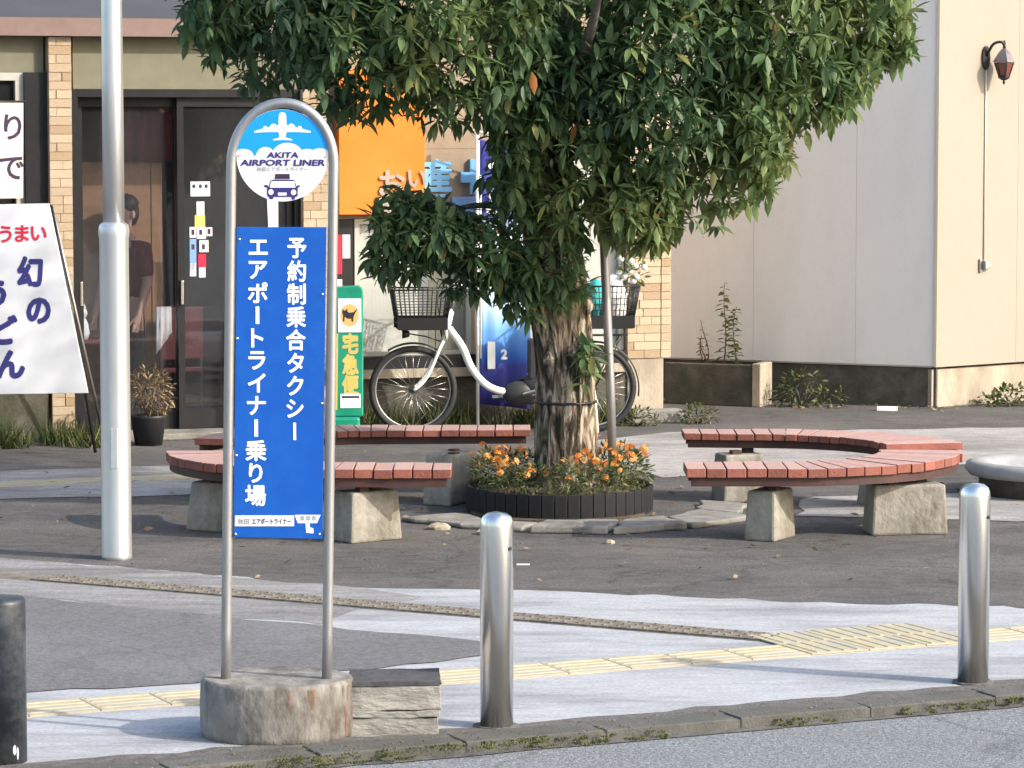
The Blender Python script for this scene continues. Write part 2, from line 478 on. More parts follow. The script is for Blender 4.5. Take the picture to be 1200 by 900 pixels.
# ------------------------------------------------------------------ mesh helpers
class MB:
    def __init__(self):
        self.v, self.f, self.s = [], [], []

    def add(self, vs, fs, smooth=False):
        o = len(self.v)
        self.v += [tuple(p) for p in vs]
        self.f += [tuple(i + o for i in f) for f in fs]
        self.s += [smooth] * len(fs)
        return self

    def box(self, x0, x1, y0, y1, z0, z1):
        vs = [(x, y, z) for z in (z0, z1) for x, y in ((x0, y0), (x1, y0), (x1, y1), (x0, y1))]
        return self.add(vs, [(3, 2, 1, 0), (4, 5, 6, 7), (0, 1, 5, 4), (1, 2, 6, 5), (2, 3, 7, 6), (3, 0, 4, 7)])

    def prism(self, pts, z0, z1, smooth=False):
        """pts: CCW outline in xy."""
        n = len(pts)
        vs = [(p[0], p[1], z0) for p in pts] + [(p[0], p[1], z1) for p in pts]
        fs = [tuple(range(n - 1, -1, -1)), tuple(range(n, 2 * n))] + [(i, (i + 1) % n, n + (i + 1) % n, n + i) for i in range(n)]
        return self.add(vs, fs, smooth)

    def slab_xz(self, pts, y0, y1):
        """outline in xz (CCW seen from -y), y0 the front face."""
        n = len(pts)
        vs = [(p[0], y0, p[1]) for p in pts] + [(p[0], y1, p[1]) for p in pts]
        fs = [tuple(range(n)), tuple(range(2 * n - 1, n - 1, -1))] + [(i, n + i, n + (i + 1) % n, (i + 1) % n) for i in range(n)]
        return self.add(vs, fs)

    def lathe(self, prof, n=24, c=(0, 0, 0), sx=1, sy=1, smooth=True, cap=True):
        """prof: (r, z) list from the bottom up."""
        vs, fs = [], []
        for r, z in prof:
            for i in range(n):
                a = 2 * pi * i / n
                vs.append((c[0] + r * cos(a) * sx, c[1] + r * sin(a) * sy, c[2] + z))
        for k in range(len(prof) - 1):
            for i in range(n):
                j = (i + 1) % n
                fs.append((k * n + i, k * n + j, (k + 1) * n + j, (k + 1) * n + i))
        self.add(vs, fs, smooth)
        if cap:
            o = len(self.v) - len(vs)
            self.f += [tuple(o + i for i in range(n - 1, -1, -1)), tuple(o + (len(prof) - 1) * n + i for i in range(n))]
            self.s += [False, False]
        return self

    def tube(self, path, rad, n=8, smooth=True, closed=False):
        """path of points, rad a number or a list of radii."""
        P = [Vector(p) for p in path]
        m = len(P)
        rr = rad if isinstance(rad, (list, tuple)) else [rad] * m
        t0 = (P[1] - P[0]).normalized()
        ref = Vector((0, 0, 1)) if abs(t0.z) < 0.9 else Vector((1, 0, 0))
        nrm = t0.cross(ref).normalized()
        vs, fs = [], []
        for k in range(m):
            if closed:
                t = (P[(k + 1) % m] - P[k - 1]).normalized()
            else:
                t = (P[min(k + 1, m - 1)] - P[max(k - 1, 0)]).normalized()
            nrm = (nrm - t * nrm.dot(t)).normalized()
            bn = t.cross(nrm)
            for i in range(n):
                a = 2 * pi * i / n
                vs.append(P[k] + (nrm * cos(a) + bn * sin(a)) * rr[k])
        for k in range(m if closed else m - 1):
            k2 = (k + 1) % m
            for i in range(n):
                j = (i + 1) % n
                fs.append((k * n + i, k * n + j, k2 * n + j, k2 * n + i))
        self.add(vs, fs, smooth)
        if not closed:
            o = len(self.v) - len(vs)
            self.f += [tuple(o + i for i in range(n - 1, -1, -1)), tuple(o + (m - 1) * n + i for i in range(n))]
            self.s += [False, False]
        return self

    def torus(self, c, r, t, axis='y', n=40, k=8, sq=1.0):
        pts = []
        for i in range(n):
            a = 2 * pi * i / n
            if axis == 'y':
                pts.append((c[0] + r * cos(a), c[1], c[2] + r * sin(a)))
            else:
                pts.append((c[0] + r * cos(a), c[1] + r * sin(a), c[2]))
        return self.tube(pts, t, k, closed=True)

    def ball(self, c, rx, ry, rz, n=12, m=8, smooth=True):
        prof = [(sin(pi * k / m), -cos(pi * k / m)) for k in range(1, m)]
        vs = [(c[0], c[1], c[2] - rz)]
        fs = []
        for r, z in prof:
            for i in range(n):
                a = 2 * pi * i / n
                vs.append((c[0] + rx * r * cos(a), c[1] + ry * r * sin(a), c[2] + rz * z))
        vs.append((c[0], c[1], c[2] + rz))
        for i in range(n):
            fs.append((0, 1 + (i + 1) % n, 1 + i))
        for k in range(m - 2):
            for i in range(n):
                j = (i + 1) % n
                fs.append((1 + k * n + i, 1 + k * n + j, 1 + (k + 1) * n + j, 1 + (k + 1) * n + i))
        o = 1 + (m - 2) * n
        for i in range(n):
            fs.append((o + i, o + (i + 1) % n, len(vs) - 1))
        return self.add(vs, fs, smooth)

    def mesh(self, name, mt=None):
        me = bpy.data.meshes.new(name)
        me.from_pydata(self.v, [], self.f)
        me.polygons.foreach_set('use_smooth', self.s)
        if mt is not None:
            me.materials.append(M[mt] if isinstance(mt, str) else mt)
        me.update()
        return me

    def build(self, name, mt, parent=None, bevel=0.0, loc=None, rot=None):
        o = link(name, self.mesh(name, mt), parent)
        if loc is not None:
            o.location = loc
        if rot is not None:
            o.rotation_euler = rot
        if bevel > 0:
            b = o.modifiers.new('bevel', 'BEVEL')
            b.width = bevel
            b.segments = 2
            b.limit_method = 'ANGLE'
            b.angle_limit = R(40)
        return o


def link(name, me, parent=None):
    o = bpy.data.objects.new(name, me)
    COL.objects.link(o)
    if parent is not None:
        o.parent = parent
    return o


def tag(o, label=None, cat=None, group=None, kind=None):
    for k, v_ in (('label', label), ('category', cat), ('group', group), ('kind', kind)):
        if v_:
            o[k] = v_
    return o


def thing(name, label, cat, loc=(0, 0, 0), rz=0.0, group=None, ry=0.0):
    o = bpy.data.objects.new(name, None)
    o.empty_display_size = 0.2
    COL.objects.link(o)
    o.location = loc
    o.rotation_euler = (0, ry, rz)
    return tag(o, label, cat, group)


def copy_tree(o, parent=None):
    c = o.copy()
    COL.objects.link(c)
    if parent is not None:
        c.parent = parent
    for ch in list(o.children):
        copy_tree(ch, c)
    return c


# ------------------------------------------------------------------ lettering
_tc = bpy.data.curves.new('type_setting', 'FONT')
_to = bpy.data.objects.new('type_setting', _tc)
COL.objects.link(_to)
_tc.resolution_u = 3


def glyph(ch, bold=0.0):
    """Flat outline of one character, centred, em = 1: (verts, faces)."""
    _tc.body = ch
    bpy.context.view_layer.update()
    dg = bpy.context.evaluated_depsgraph_get()
    me = bpy.data.meshes.new_from_object(_to.evaluated_get(dg))
    v0 = [tuple(v.co) for v in me.vertices]
    f0 = [tuple(p.vertices) for p in me.polygons]
    bpy.data.meshes.remove(me)
    vs, fs = [], []
    ring = [(0, 0)] + ([(bold * cos(k * pi / 4), bold * sin(k * pi / 4)) for k in range(8)] if bold else [])
    for k, (dx, dy) in enumerate(ring):   # heavier strokes: the same outline struck several times in thin layers
        o = len(vs)
        vs += [(v[0] + dx, v[1] + dy, -k * 6e-5) for v in v0]
        fs += [tuple(i + o for i in f) for f in f0]
    return vs, fs


def set_type(mb, text, x, z, size, y, vertical=False, pitch=None, sx=1.0, sz=1.0, bold=0.0, width=None, slant=0.0):
    """Lettering facing -y. Horizontal: centred on x, standing on z. Vertical: column centred on x, first character's middle at z."""
    if vertical:
        pitch = pitch or size
        for k, ch in enumerate(text):
            vs, fs = glyph(ch, bold)
            xs = [v[0] for v in vs]
            zs = [v[1] for v in vs]
            cx = (min(xs) + max(xs)) / 2
            cz = (min(zs) + max(zs)) / 2
            if ch == 'ー':
                pts = [((v[1] - cz), (v[0] - cx), v[2]) for v in vs]
                fs = [tuple(reversed(f)) for f in fs]
            else:
                pts = [(v[0] - cx, v[1] - cz, v[2]) for v in vs]
            mb.add([(x + p_[0] * size * sx, y + p_[2], z - k * pitch + p_[1] * size * sz) for p_ in pts], fs)
    else:
        vs, fs = glyph(text, bold)
        xs = [v[0] for v in vs]
        cx = (min(xs) + max(xs)) / 2
        if width:
            sx = width / ((max(xs) - min(xs)) * size)
        mb.add([(x + (v[0] - cx + slant * v[1]) * size * sx, y + v[2], z + v[1] * size * sz) for v in vs], fs)


def disc_pts(cx, cz, rx, rz, n=20, a0=0, a1=2 * pi):
    return [(cx + rx * cos(a0 + (a1 - a0) * i / n), cz + rz * sin(a0 + (a1 - a0) * i / n)) for i in range(n)]


def flat(mb, pts, y):
    mb.add([(p_[0], y, p_[1]) for p_ in pts], [tuple(range(len(pts)))])


# ------------------------------------------------------------------ leaf helpers
def leaf_template(L=0.12, W=0.042, droop=0.25, fold=0.25, dense=False):
    st = [(0.0, 0.10), (0.3, 0.92), (0.62, 0.85), (1.0, 0.0)]
    vs, fs = [(0, 0, 0)], []
    mid, lf, rt = [0], [0], [0]
    for t, wd in st[1:-1]:
        z = -droop * L * t * t
        h = wd * W / 2
        mid.append(len(vs)); vs.append((L * t, 0, z - fold * h))
        lf.append(len(vs)); vs.append((L * t, h, z))
        rt.append(len(vs)); vs.append((L * t, -h, z))
    tip = len(vs)
    vs.append((L, 0, -droop * L))
    fs += [(0, mid[1], lf[1]), (0, rt[1], mid[1])]
    fs += [(mid[1], mid[2], lf[2], lf[1]), (rt[1], rt[2], mid[2], mid[1])]
    fs += [(mid[2], tip, lf[2]), (rt[2], tip, mid[2])]
    return np.array(vs, float), fs


def scatter_mesh(name, tv, tf, mats4, tints, mt):
    """Many transformed copies of one small template as ONE mesh. mats4: (n,3,4)."""
    n = len(mats4)
    V = np.einsum('nij,vj->nvi', mats4[:, :, :3], tv) + mats4[:, None, :, 3]
    k = len(tv)
    V = V.reshape(-1, 3)
    loops = np.concatenate([np.array(f) for f in tf])
    tot = np.array([len(f) for f in tf])
    allloops = (loops[None, :] + (np.arange(n) * k)[:, None]).ravel()
    alltot = np.tile(tot, n)
    start = np.concatenate([[0], np.cumsum(alltot)[:-1]])
    me = bpy.data.meshes.new(name)
    me.vertices.add(n * k)
    me.vertices.foreach_set('co', V.ravel())
    me.loops.add(len(allloops))
    me.loops.foreach_set('vertex_index', allloops.astype(np.int32))
    me.polygons.add(len(alltot))
    me.polygons.foreach_set('loop_start', start.astype(np.int32))
    me.polygons.foreach_set('loop_total', alltot.astype(np.int32))
    me.update(calc_edges=True)
    a = me.attributes.new('tint', 'FLOAT', 'POINT')
    a.data.foreach_set('value', np.repeat(np.asarray(tints, float), k))
    me.materials.append(M[mt])
    return me


def frame(dirv, roll, scale, pos):
    """3x4 matrix: local x along dirv, rolled."""
    x = Vector(dirv).normalized()
    ref = Vector((0, 0, 1)) if abs(x.z) < 0.95 else Vector((0, 1, 0))
    y = ref.cross(x).normalized()
    z = x.cross(y)
    y2 = y * cos(roll) + z * sin(roll)
    z2 = z * cos(roll) - y * sin(roll)
    return [[x[i] * scale, y2[i] * scale, z2[i] * scale, pos[i]] for i in range(3)]


BLADE_V = np.array([(0, 0.5, 0), (0, -0.5, 0), (0.5, 0.35, 0.0), (0.5, -0.35, 0.0), (1, 0, -0.12)], float)
BLADE_F = [(0, 1, 3, 2), (2, 3, 4)]


def tuft_mesh(name, spots, n, h, mt='grass', wide=0.012, lean=0.5, rg=None):
    """Grass blades round each spot (x, y, z, radius)."""
    rg = rg or rnd
    ms, ts = [], []
    for (x, y, z, rad) in spots:
        for _ in range(n):
            a, q = rg.uniform(0, 2 * pi), rad * math.sqrt(rg.random())
            d = Vector((rg.gauss(0, lean), rg.gauss(0, lean), 1)).normalized()
            Lh = h * rg.uniform(0.5, 1.15)
            m = frame(d, rg.uniform(0, pi), 1, (x + q * cos(a), y + q * sin(a), z))
            m = np.array(m)
            m[:, 0] *= Lh
            m[:, 1] *= wide
            m[:, 2] *= Lh
            ms.append(m)
            ts.append(rg.random())
    return scatter_mesh(name, BLADE_V, BLADE_F, np.array(ms), ts, mt)


def leafy_mesh(name, blobs, n, L, W, mt, rg=None, up=0.2, tintf=None):
    """Leaves through a set of ellipsoids (x, y, z, rx, ry, rz)."""
    rg = rg or rnd
    tv, tf = leaf_template(L, W)
    ms, ts = [], []
    vol = [b[3] * b[4] * b[5] for b in blobs]
    for _ in range(n):
        b = rg.choices(blobs, vol)[0]
        while True:
            q = Vector((rg.uniform(-1, 1), rg.uniform(-1, 1), rg.uniform(-1, 1)))
            if q.length <= 1:
                break
        q = q.normalized() * (q.length ** 0.5)
        pos = (b[0] + q.x * b[3], b[1] + q.y * b[4], b[2] + q.z * b[5])
        d = Vector((q.x, q.y, q.z + up)) + Vector((rg.gauss(0, .6), rg.gauss(0, .6), rg.gauss(0, .5)))
        ms.append(frame(d, rg.gauss(0, 0.6), rg.uniform(0.6, 1.2), pos))
        ts.append(rg.random())
    return scatter_mesh(name, tv, tf, np.array(ms), ts, mt)


# ==================================================================== SETTING: GROUND
KA = R(25)
KO = Vector((0, 12.68, 0))


def K(s, t, z=0.0):                     # along the kerb, away from the road
    return (KO.x + s * cos(KA) - t * sin(KA), KO.y + s * sin(KA) + t * cos(KA), z)


def rough_poly(pts, z, amp=0.02, step=0.25, seed=1):
    """Outline with slightly uneven edges."""
    rg = random.Random(seed)
    out = []
    for i, p0 in enumerate(pts):
        p1 = pts[(i + 1) % len(pts)]
        d = math.dist(p0[:2], p1[:2])
        k = max(1, min(160, int(d / step)))
        for j in range(k):
            t = j / k
            a = 0 if j == 0 else amp
            out.append((p0[0] + (p1[0] - p0[0]) * t + rg.uniform(-a, a), p0[1] + (p1[1] - p0[1]) * t + rg.uniform(-a, a), z))
    return out


def sheet(name, pts, mt, z, amp=0.0, seed=1, step=0.25):
    mb = MB()
    q = rough_poly(pts, z, amp, step, seed) if amp else [(p_[0], p_[1], z) for p_ in pts]
    mb.add(q, [tuple(range(len(q)))])
    o = mb.build(name, mt)
    return tag(o, kind='structure')


sheet('ground', [(-400, -100), (400, -100), (400, 900), (-400, 900)], 'asphalt', -0.06)
sheet('road', [K(-60, -0.0), K(-60, -30), K(60, -30), K(60, -0.0)], 'road', -0.035)
sheet('plaza', [K(-60, 0.2), K(60, 0.2), (90, 90), (-90, 90)], 'asphalt', 0.0)
sheet('pavement', [K(-9, 0.2), K(14, 0.2), (12.0, 20.6), (2.8, 16.1), (1.27, 16.36), (0, 16.75), (-0.74, 16.81), (-2.78, 17.96), (-8, 20.6)],
      'paving', 0.004, 0.055, 3, 0.14)
sheet('worn_pavement', [(-8, 19.2), (-2.6, 16.6), (-1.655, 15.97), (-0.9, 15.58), (-0.75, 16.1), (-0.45, 16.5), (-0.74, 16.81), (-2.78, 17.96), (-8, 20.6)],
      'worn_paving', 0.0055, 0.05, 19, 0.14)
sheet('asphalt_patch', [K(-9, 1.78), (-2.02, 13.72), (-1.336, 13.95), (-0.338, 14.48), (0.0, 14.78), (-0.156, 15.08), (-1.655, 15.97), (-2.6, 16.6), (-8, 19.2)],
      'asphalt_new', 0.008, 0.035, 5, 0.16)
sheet('plaza_path', [(1.0, 22.0), (3.6, 23.0), (9, 24.6), (9, 27.0), (4.0, 25.6), (1.2, 25.2), (0.2, 24.2)], 'back_paving', 0.004, 0.05, 9)
sheet('pale_ground_strip', [(1.7, 19.9), (3.0, 19.6), (6.5, 20.4), (6.5, 21.9), (3.0, 21.1), (1.9, 20.9)], 'back_paving', 0.004, 0.06, 11)  # pale strip of ground by the right benches
sheet('left_path', [(-8, 20.0), (-3.3, 20.75), (-2.1, 21.0), (-0.4, 21.9), (-0.4, 23.0), (-2.4, 22.75), (-3.5, 22.4), (-8, 21.6)], 'back_paving', 0.004, 0.05, 13)
sheet('kerb_grime', [K(-9, 0.10), K(14, 0.10), K(14, 0.29), K(-9, 0.29)], 'grime', 0.008, 0.045, 15, 0.16)
sheet('gutter_grime', [K(-9, -0.06), K(14, -0.06), K(14, 0.0), K(-9, 0.0)], 'grime', -0.031, 0.015, 17, 0.1)

kerb = MB().prism([K(-60, 0.004)[:2], K(60, 0.004)[:2], K(60, 0.196)[:2], K(-60, 0.196)[:2]], -0.05, 0.004).build('kerb', 'kerb')
tag(kerb, kind='structure')
for i in range(18):
    s0 = -3.2 + i * 0.6
    h = 0.012 + rnd.uniform(-0.003, 0.003)
    MB().prism([K(s0 + .006, 0.0)[:2], K(s0 + .594, 0.0)[:2], K(s0 + .594, 0.192)[:2], K(s0 + .006, 0.192)[:2]], -0.04, h).build('kerb_stone', 'kerb', kerb, bevel=0.006)

# tactile strips --------------------------------------------------------
guide = MB().box(-0.147, 0.147, -0.147, 0.147, 0, 0.006)
for k in range(4):
    y = -0.105 + k * 0.07
    guide.add([(-.14, y - .012, .006), (.14, y - .012, .006), (.14, y + .012, .006), (-.14, y + .012, .006),
               (-.13, y - .007, .0095), (.13, y - .007, .0095), (.13, y + .007, .0095), (-.13, y + .007, .0095)],
              [(4, 5, 6, 7), (0, 1, 5, 4), (1, 2, 6, 5), (2, 3, 7, 6), (3, 0, 4, 7)])
guide_me = guide.mesh('tactile_tile', 'tactile')


def dot_tile(mt, n=5):
    mb = MB().box(-0.147, 0.147, -0.147, 0.147, 0, 0.006)
    for i in range(n):
        for j in range(n):
            x, y = (-0.5 + (i + .5) / n) * 0.29, (-0.5 + (j + .5) / n) * 0.29
            mb.lathe([(0.017, 0.006), (0.010, 0.012)], 5, (x, y, 0), smooth=False)
    return mb.mesh('tactile_tile', mt)


dots_me = dot_tile('tactile')
worn_me = dot_tile('tactile_worn', 3)
tact = tag(MB().prism([K(-9, 1.24)[:2], K(14, 1.24)[:2], K(14, 1.54)[:2], K(-9, 1.54)[:2]], 0.0, 0.007).build('tactile_paving', 'tactile'), kind='structure')


def tile(me, parent, x, y, rz, z=0.0075):
    o = link('tactile_tile', me, parent)
    o.location = (x, y, z + rnd.uniform(-0.001, 0.001))
    o.rotation_euler = (0, 0, rz)
    return o


for i in range(24):
    s = -2.9 + i * 0.3
    if 2.0 < s < 2.85:
        continue
    p_ = K(s, 1.39)
    tile(guide_me, tact, p_[0], p_[1], KA)
for i in range(3):
    for j in range(2):
        p_ = K(2.2 + 0.3 * i, 1.39 + 0.3 * j)
        tile(guide_me, tact, p_[0], p_[1], KA + R(90), 0.0085)
worn = tag(MB().prism([(-6.0, 19.0), (1.24, 15.02), (1.34, 15.2), (-5.9, 19.18)], 0.0, 0.0065).build('worn_tactile_strip', 'tactile_worn'), kind='structure')
wd = Vector((1.29 + 2.695, 15.11 - 17.30, 0)).normalized()
wa = math.atan2(wd.y, wd.x)
for i in range(20):
    o = tile(worn_me, worn, 1.14 - wd.x * 0.21 * i, 15.20 - wd.y * 0.21 * i, wa, 0.0075)
    o.scale = (0.7, 0.66, 1)

back_tact = tag(MB().prism([(-8, 19.5), (-3.3, 21.45), (-0.6, 22.55), (-0.62, 22.8), (-3.32, 21.75), (-8, 19.8)], 0.0, 0.010).build('far_tactile_strip', 'tactile'), kind='structure')

# broken slab ring round the tree pit
slab = tag(MB().prism([(-0.05, 19.55), (0.6, 19.5), (0.8, 19.9), (0.8, 20.9), (-0.2, 20.9), (-0.25, 19.9)], 0, 0.02).build('tree_pit', 'soil'), kind='structure')
rg = random.Random(21)
for (pts, h) in [([(-0.66, 19.62), (-0.30, 19.30), (-0.10, 19.45), (-0.34, 19.85)], .05),
                 ([(-0.30, 19.26), (0.06, 19.10), (0.16, 19.36), (-0.08, 19.48)], .045),
                 ([(0.10, 19.06), (0.55, 19.0), (0.62, 19.36), (0.20, 19.34)], .07),
                 ([(0.58, 18.98), (1.02, 19.22), (0.90, 19.56), (0.66, 19.38)], .08),
                 ([(1.05, 19.26), (1.42, 19.66), (1.12, 19.98), (0.92, 19.6)], .06),
                 ([(1.14, 20.02), (1.36, 19.8), (1.46, 20.3), (1.16, 20.5)], .05)]:
    q = rough_poly(pts, 0, 0.03, 0.11, rg.randint(0, 999))
    MB().prism([p_[:2] for p_ in q], 0.001, h * .6 + rg.uniform(-.01, .01)).build('slab_piece', 'concrete', slab, bevel=0.012)

# ==================================================================== FOREGROUND: BUS STOP SIGN
SX, SY = -0.912, 12.74
sign = thing('bus_stop_sign', 'blue airport taxi stop sign on arched steel frame set in round concrete base', 'sign', (SX, SY, 0))
base_sg = MB()
n = 40
prof = [(0.292, 0.0), (0.298, 0.03), (0.299, 0.12), (0.297, 0.215), (0.290, 0.228), (0.280, 0.232)]
base_sg.lathe(prof, n, (0.0, 0.045, 0), 1.0, 0.84)
_bv = []
for v in base_sg.v:
    k = 1 + 0.012 * noise.noise(Vector(v) * 9)
    _bv.append((v[0] * k, v[1] * k, v[2]))
base_sg.v = _bv
base_o = base_sg.build('base', 'base_concrete', sign)
# rust runs as thin films lying on the side of the base
for (a0, wdt, ln) in [(-60, 3.0, .12), (-24, 5.5, .20), (-78, 2.0, .08)]:
    mb = MB()
    vs = []
    for k in range(7):
        z = 0.216 - ln * k / 6
        ww = R(wdt) * (1 - k / 7) * (0.7 + 0.5 * noise.noise(Vector((a0, k * 1.7, 0))) + .3)
        for sg in (-1, 1):
            a = R(a0) + sg * ww
            vs.append((0.3015 * cos(a), 0.045 + 0.3015 * 0.84 * sin(a), z))
    mb.add(vs, [(2 * k + 2, 2 * k + 3, 2 * k + 1, 2 * k) for k in range(6)])
    mb.build('rust_run', 'rust', base_o)

PL, PR = -0.1955, 0.1955
fr = thing('frame_lean', None, None)
bpy.data.objects.remove(fr)
TILT = R(1.0)


def tl(x, z):                           # whole frame leans a little to the right
    return (x + (z - 0.2) * math.tan(TILT) * 1.0, z)


path = []
for k in range(9):
    x, z = tl(PL, 0.15 + (2.215 - 0.15) * k / 8)
    path.append((x, 0, z))
for k in range(1, 24):
    a = pi - pi * k / 24
    x, z = tl(0.1955 * cos(a), 2.215 + 0.235 * sin(a))
    path.append((x, 0, z))
for k in range(9):
    x, z = tl(PR, 2.215 - (2.215 - 0.15) * k / 8)
    path.append((x, 0, z))
MB().tube(path, 0.0198, 14).build('frame', 'galv', sign)

bd = [tl(-0.172, 0.782), tl(0.172, 0.776), tl(0.172, 1.977), tl(-0.172, 1.977)]
MB().slab_xz(bd, -0.012, -0.006).build('board', 'sign_blue', sign, bevel=0.002)
for k, ch in enumerate('予約制乗合タクシー'):
    x, z = tl(0.060, 1.897 - k * 0.0880)
    let = MB()
    set_type(let, ch, x, z, 0.094, -0.0128, True, bold=0.026, sx=0.82, sz=0.9 if ch != 'ー' else 0.85)
    let.build('character', 'print_white', sign)
for k, ch in enumerate('エアポートライナー乗り場'):
    x, z = tl(-0.088, 1.900 - k * 0.0868)
    let = MB()
    set_type(let, ch, x, z, 0.099, -0.0128, True, bold=0.026, sx=0.84 if ch != 'ー' else 1.0, sz=0.86 if ch != 'ー' else 0.8)
    let.build('character', 'print_white', sign)
stk = MB().slab_xz([tl(-0.166, 0.826), tl(0.062, 0.826), tl(0.062, 0.868), tl(-0.166, 0.868)], -0.0135, -0.0122).build('sticker', 'sign_white', sign)
mb = MB()
set_type(mb, 'エアポートライナー', tl(0, .82)[0] - 0.024, 0.836, 0.024, -0.0142, bold=0.02, width=0.150, sz=1.0)
mb.build('lettering', 'print_ink', stk)
mb = MB()
set_type(mb, '秋田', tl(0, .82)[0] - 0.132, 0.836, 0.024, -0.0142, bold=0.02, width=0.044)
mb.build('lettering', 'print_grey', stk)
mb = MB()
xx = tl(0.115, .80)[0]
flat(mb, [(xx - .05, .870), (xx - .038, .838), (xx + .036, .838), (xx + .05, .870)], -0.0130)
flat(mb, [(xx - .008, .837), (xx - .006, .801), (xx + .022, .798), (xx + .022, .818), (xx + .008, .822), (xx + .008, .837)], -0.0130)
mb.build('pictogram', 'print_white', sign)
mb = MB()
for k in range(3):
    flat(mb, [(xx - .030 + k * .022, .866), (xx - .027 + k * .022, .848), (xx - .012 + k * .022, .848), (xx - .012 + k * .022, .866)], -0.0136)
mb.build('pictogram', 'print_grey', sign)
mb = MB()
for (bx, bz) in ((-0.16, 1.93), (0.16, 1.72), (-0.165, 1.55), (0.163, 1.30), (-0.163, 1.1), (0.16, 0.795), (-0.163, 0.795)):
    x, z = tl(bx, bz)
    mb.ball((x, -0.012, z), 0.006, 0.004, 0.006, 8, 4)
mb.build('rivet', 'chrome', sign)

# round panel
cx, cz = tl(0, 2.25)
RD = 0.1755
panel = MB().slab_xz(disc_pts(cx, cz, RD, RD, 56), -0.010, -0.005).build('round_panel', 'sign_white', sign)
U = 0.1755 / 325                         # panel drawing units


def u(px, py):                           # drawing units: origin at the panel's middle
    return (cx + (px - 382) * U, cz - (py - 512) * U)


bumps = [(650, 505, 72, 45), (560, 500, 60, 36), (420, 515, 112, 94), (265, 522, 70, 72), (108, 516, 74, 52)]
mb = MB()
vs = []
for k in range(81):                      # sky above the cloud line
    px = 382 + 322 * (-1 + 2 * k / 80)
    top = 512 - math.sqrt(max(0, 323 ** 2 - (px - 382) ** 2))
    bot = 516
    for (bx, by, brx, bry) in bumps:
        if abs(px - bx) < brx:
            bot = min(bot, by - bry * math.sqrt(1 - ((px - bx) / brx) ** 2))
    for q in (u(px, max(bot, top)), u(px, top)):
        vs.append((q[0], -0.0108, q[1]))
mb.add(vs, [(2 * k, 2 * k + 2, 2 * k + 3, 2 * k + 1) for k in range(80)])
mb.build('sky_print', 'sky_blue', panel)
half = [(384, 208), (402, 212), (410, 232), (412, 300), (430, 298), (432, 290), (455, 288), (468, 300), (476, 312), (494, 314), (500, 304), (515, 306), (520, 322),
        (585, 342), (582, 350), (480, 346), (412, 346), (404, 385), (452, 398), (450, 405), (384, 402)]
airplane = half + [(768 - x, y) for x, y in reversed(half[1:-1])]
mb = MB()
flat(mb, [u(*q) for q in reversed(airplane)], -0.0114)
mb.build('airplane_print', 'print_white', panel)
mb = MB()
set_type(mb, 'AKITA', u(383, 0)[0], u(0, 528)[1], 0.030, -0.0114, bold=0.035, width=225 * U, slant=0.1)
set_type(mb, 'AIRPORT LINER', u(383, 0)[0], u(0, 583)[1], 0.032, -0.0114, bold=0.035, width=600 * U, slant=0.1)
mb.build('lettering', 'print_navy', panel)
mb = MB()
set_type(mb, '秋田エアポートライナー', u(383, 0)[0], u(0, 620)[1], 0.018, -0.0114, bold=0.01, width=360 * U)
mb.build('lettering', 'print_grey', panel)
mb = MB()
car = [(273, 735), (287, 728), (297, 688), (312, 683), (455, 683), (468, 690), (480, 728), (490, 738), (488, 800), (470, 806), (468, 822), (448, 824), (444, 804),
       (318, 804), (314, 820), (290, 820), (286, 804), (273, 798)]
flat(mb, [u(*q) for q in reversed(car)], -0.0114)
flat(mb, [u(*q) for q in reversed([(250, 722), (270, 718), (280, 726), (284, 738), (268, 738), (252, 732)])], -0.0113)
flat(mb, [u(*q) for q in reversed([(482, 730), (490, 722), (506, 722), (504, 732), (494, 740), (484, 740)])], -0.0113)
mb.build('taxi_print', 'print_navy', panel)
mb = MB()
flat(mb, [u(*q) for q in reversed([(330, 642), (432, 642), (434, 678), (328, 678)])], -0.0113)
mb.build('taxi_print', 'print_ink', panel)
mb = MB()
flat(mb, [u(*q) for q in reversed([(302, 694), (465, 694), (474, 738), (292, 738)])], -0.0119)
flat(mb, [u(300 + 18 * cos(a), 770 + 20 * sin(a)) for a in [-2 * pi * k / 16 for k in range(16)]], -0.0119)
flat(mb, [u(460 + 18 * cos(a), 772 + 20 * sin(a)) for a in [-2 * pi * k / 16 for k in range(16)]], -0.0119)
flat(mb, [u(*q) for q in reversed([(350, 774), (410, 774), (410, 794), (350, 794)])], -0.0119)
mb.build('taxi_print', 'print_white', panel)
mb = MB()
for q in (u(76, 514), u(685, 520)):
    mb.ball((q[0], -0.011, q[1]), 0.0035, 0.003, 0.0035, 8, 4)
mb.build('rivet', 'print_grey', panel)

# weathered block beside the base --------------------------------------
blk = thing('weathered_block', 'grey weathered layered block with dark top lying against the round sign base', 'block', (-0.466, 12.92, 0), R(3))


def rough_box(x0, x1, y0, y1, z0, z1, nx=14, ny=6, nz=4, amp=0.004, seed=0):
    bm = bmesh.new()
    bmesh.ops.create_cube(bm, size=1)
    bmesh.ops.subdivide_edges(bm, edges=bm.edges[:], cuts=6, use_grid_fill=True)
    for v in bm.verts:
        p_ = Vector((x0 + (v.co.x + .5) * (x1 - x0), y0 + (v.co.y + .5) * (y1 - y0), z0 + (v.co.z + .5) * (z1 - z0)))
        nn = noise.noise_vector(p_ * 14 + Vector((seed, 0, 0)))
        v.co = p_ + nn * amp
    mb_ = MB()
    bm.verts.ensure_lookup_table()
    mb_.add([v.co.copy() for v in bm.verts], [[v.index for v in f.verts] for f in bm.faces])
    bm.verts.index_update()
    bm.free()
    return mb_


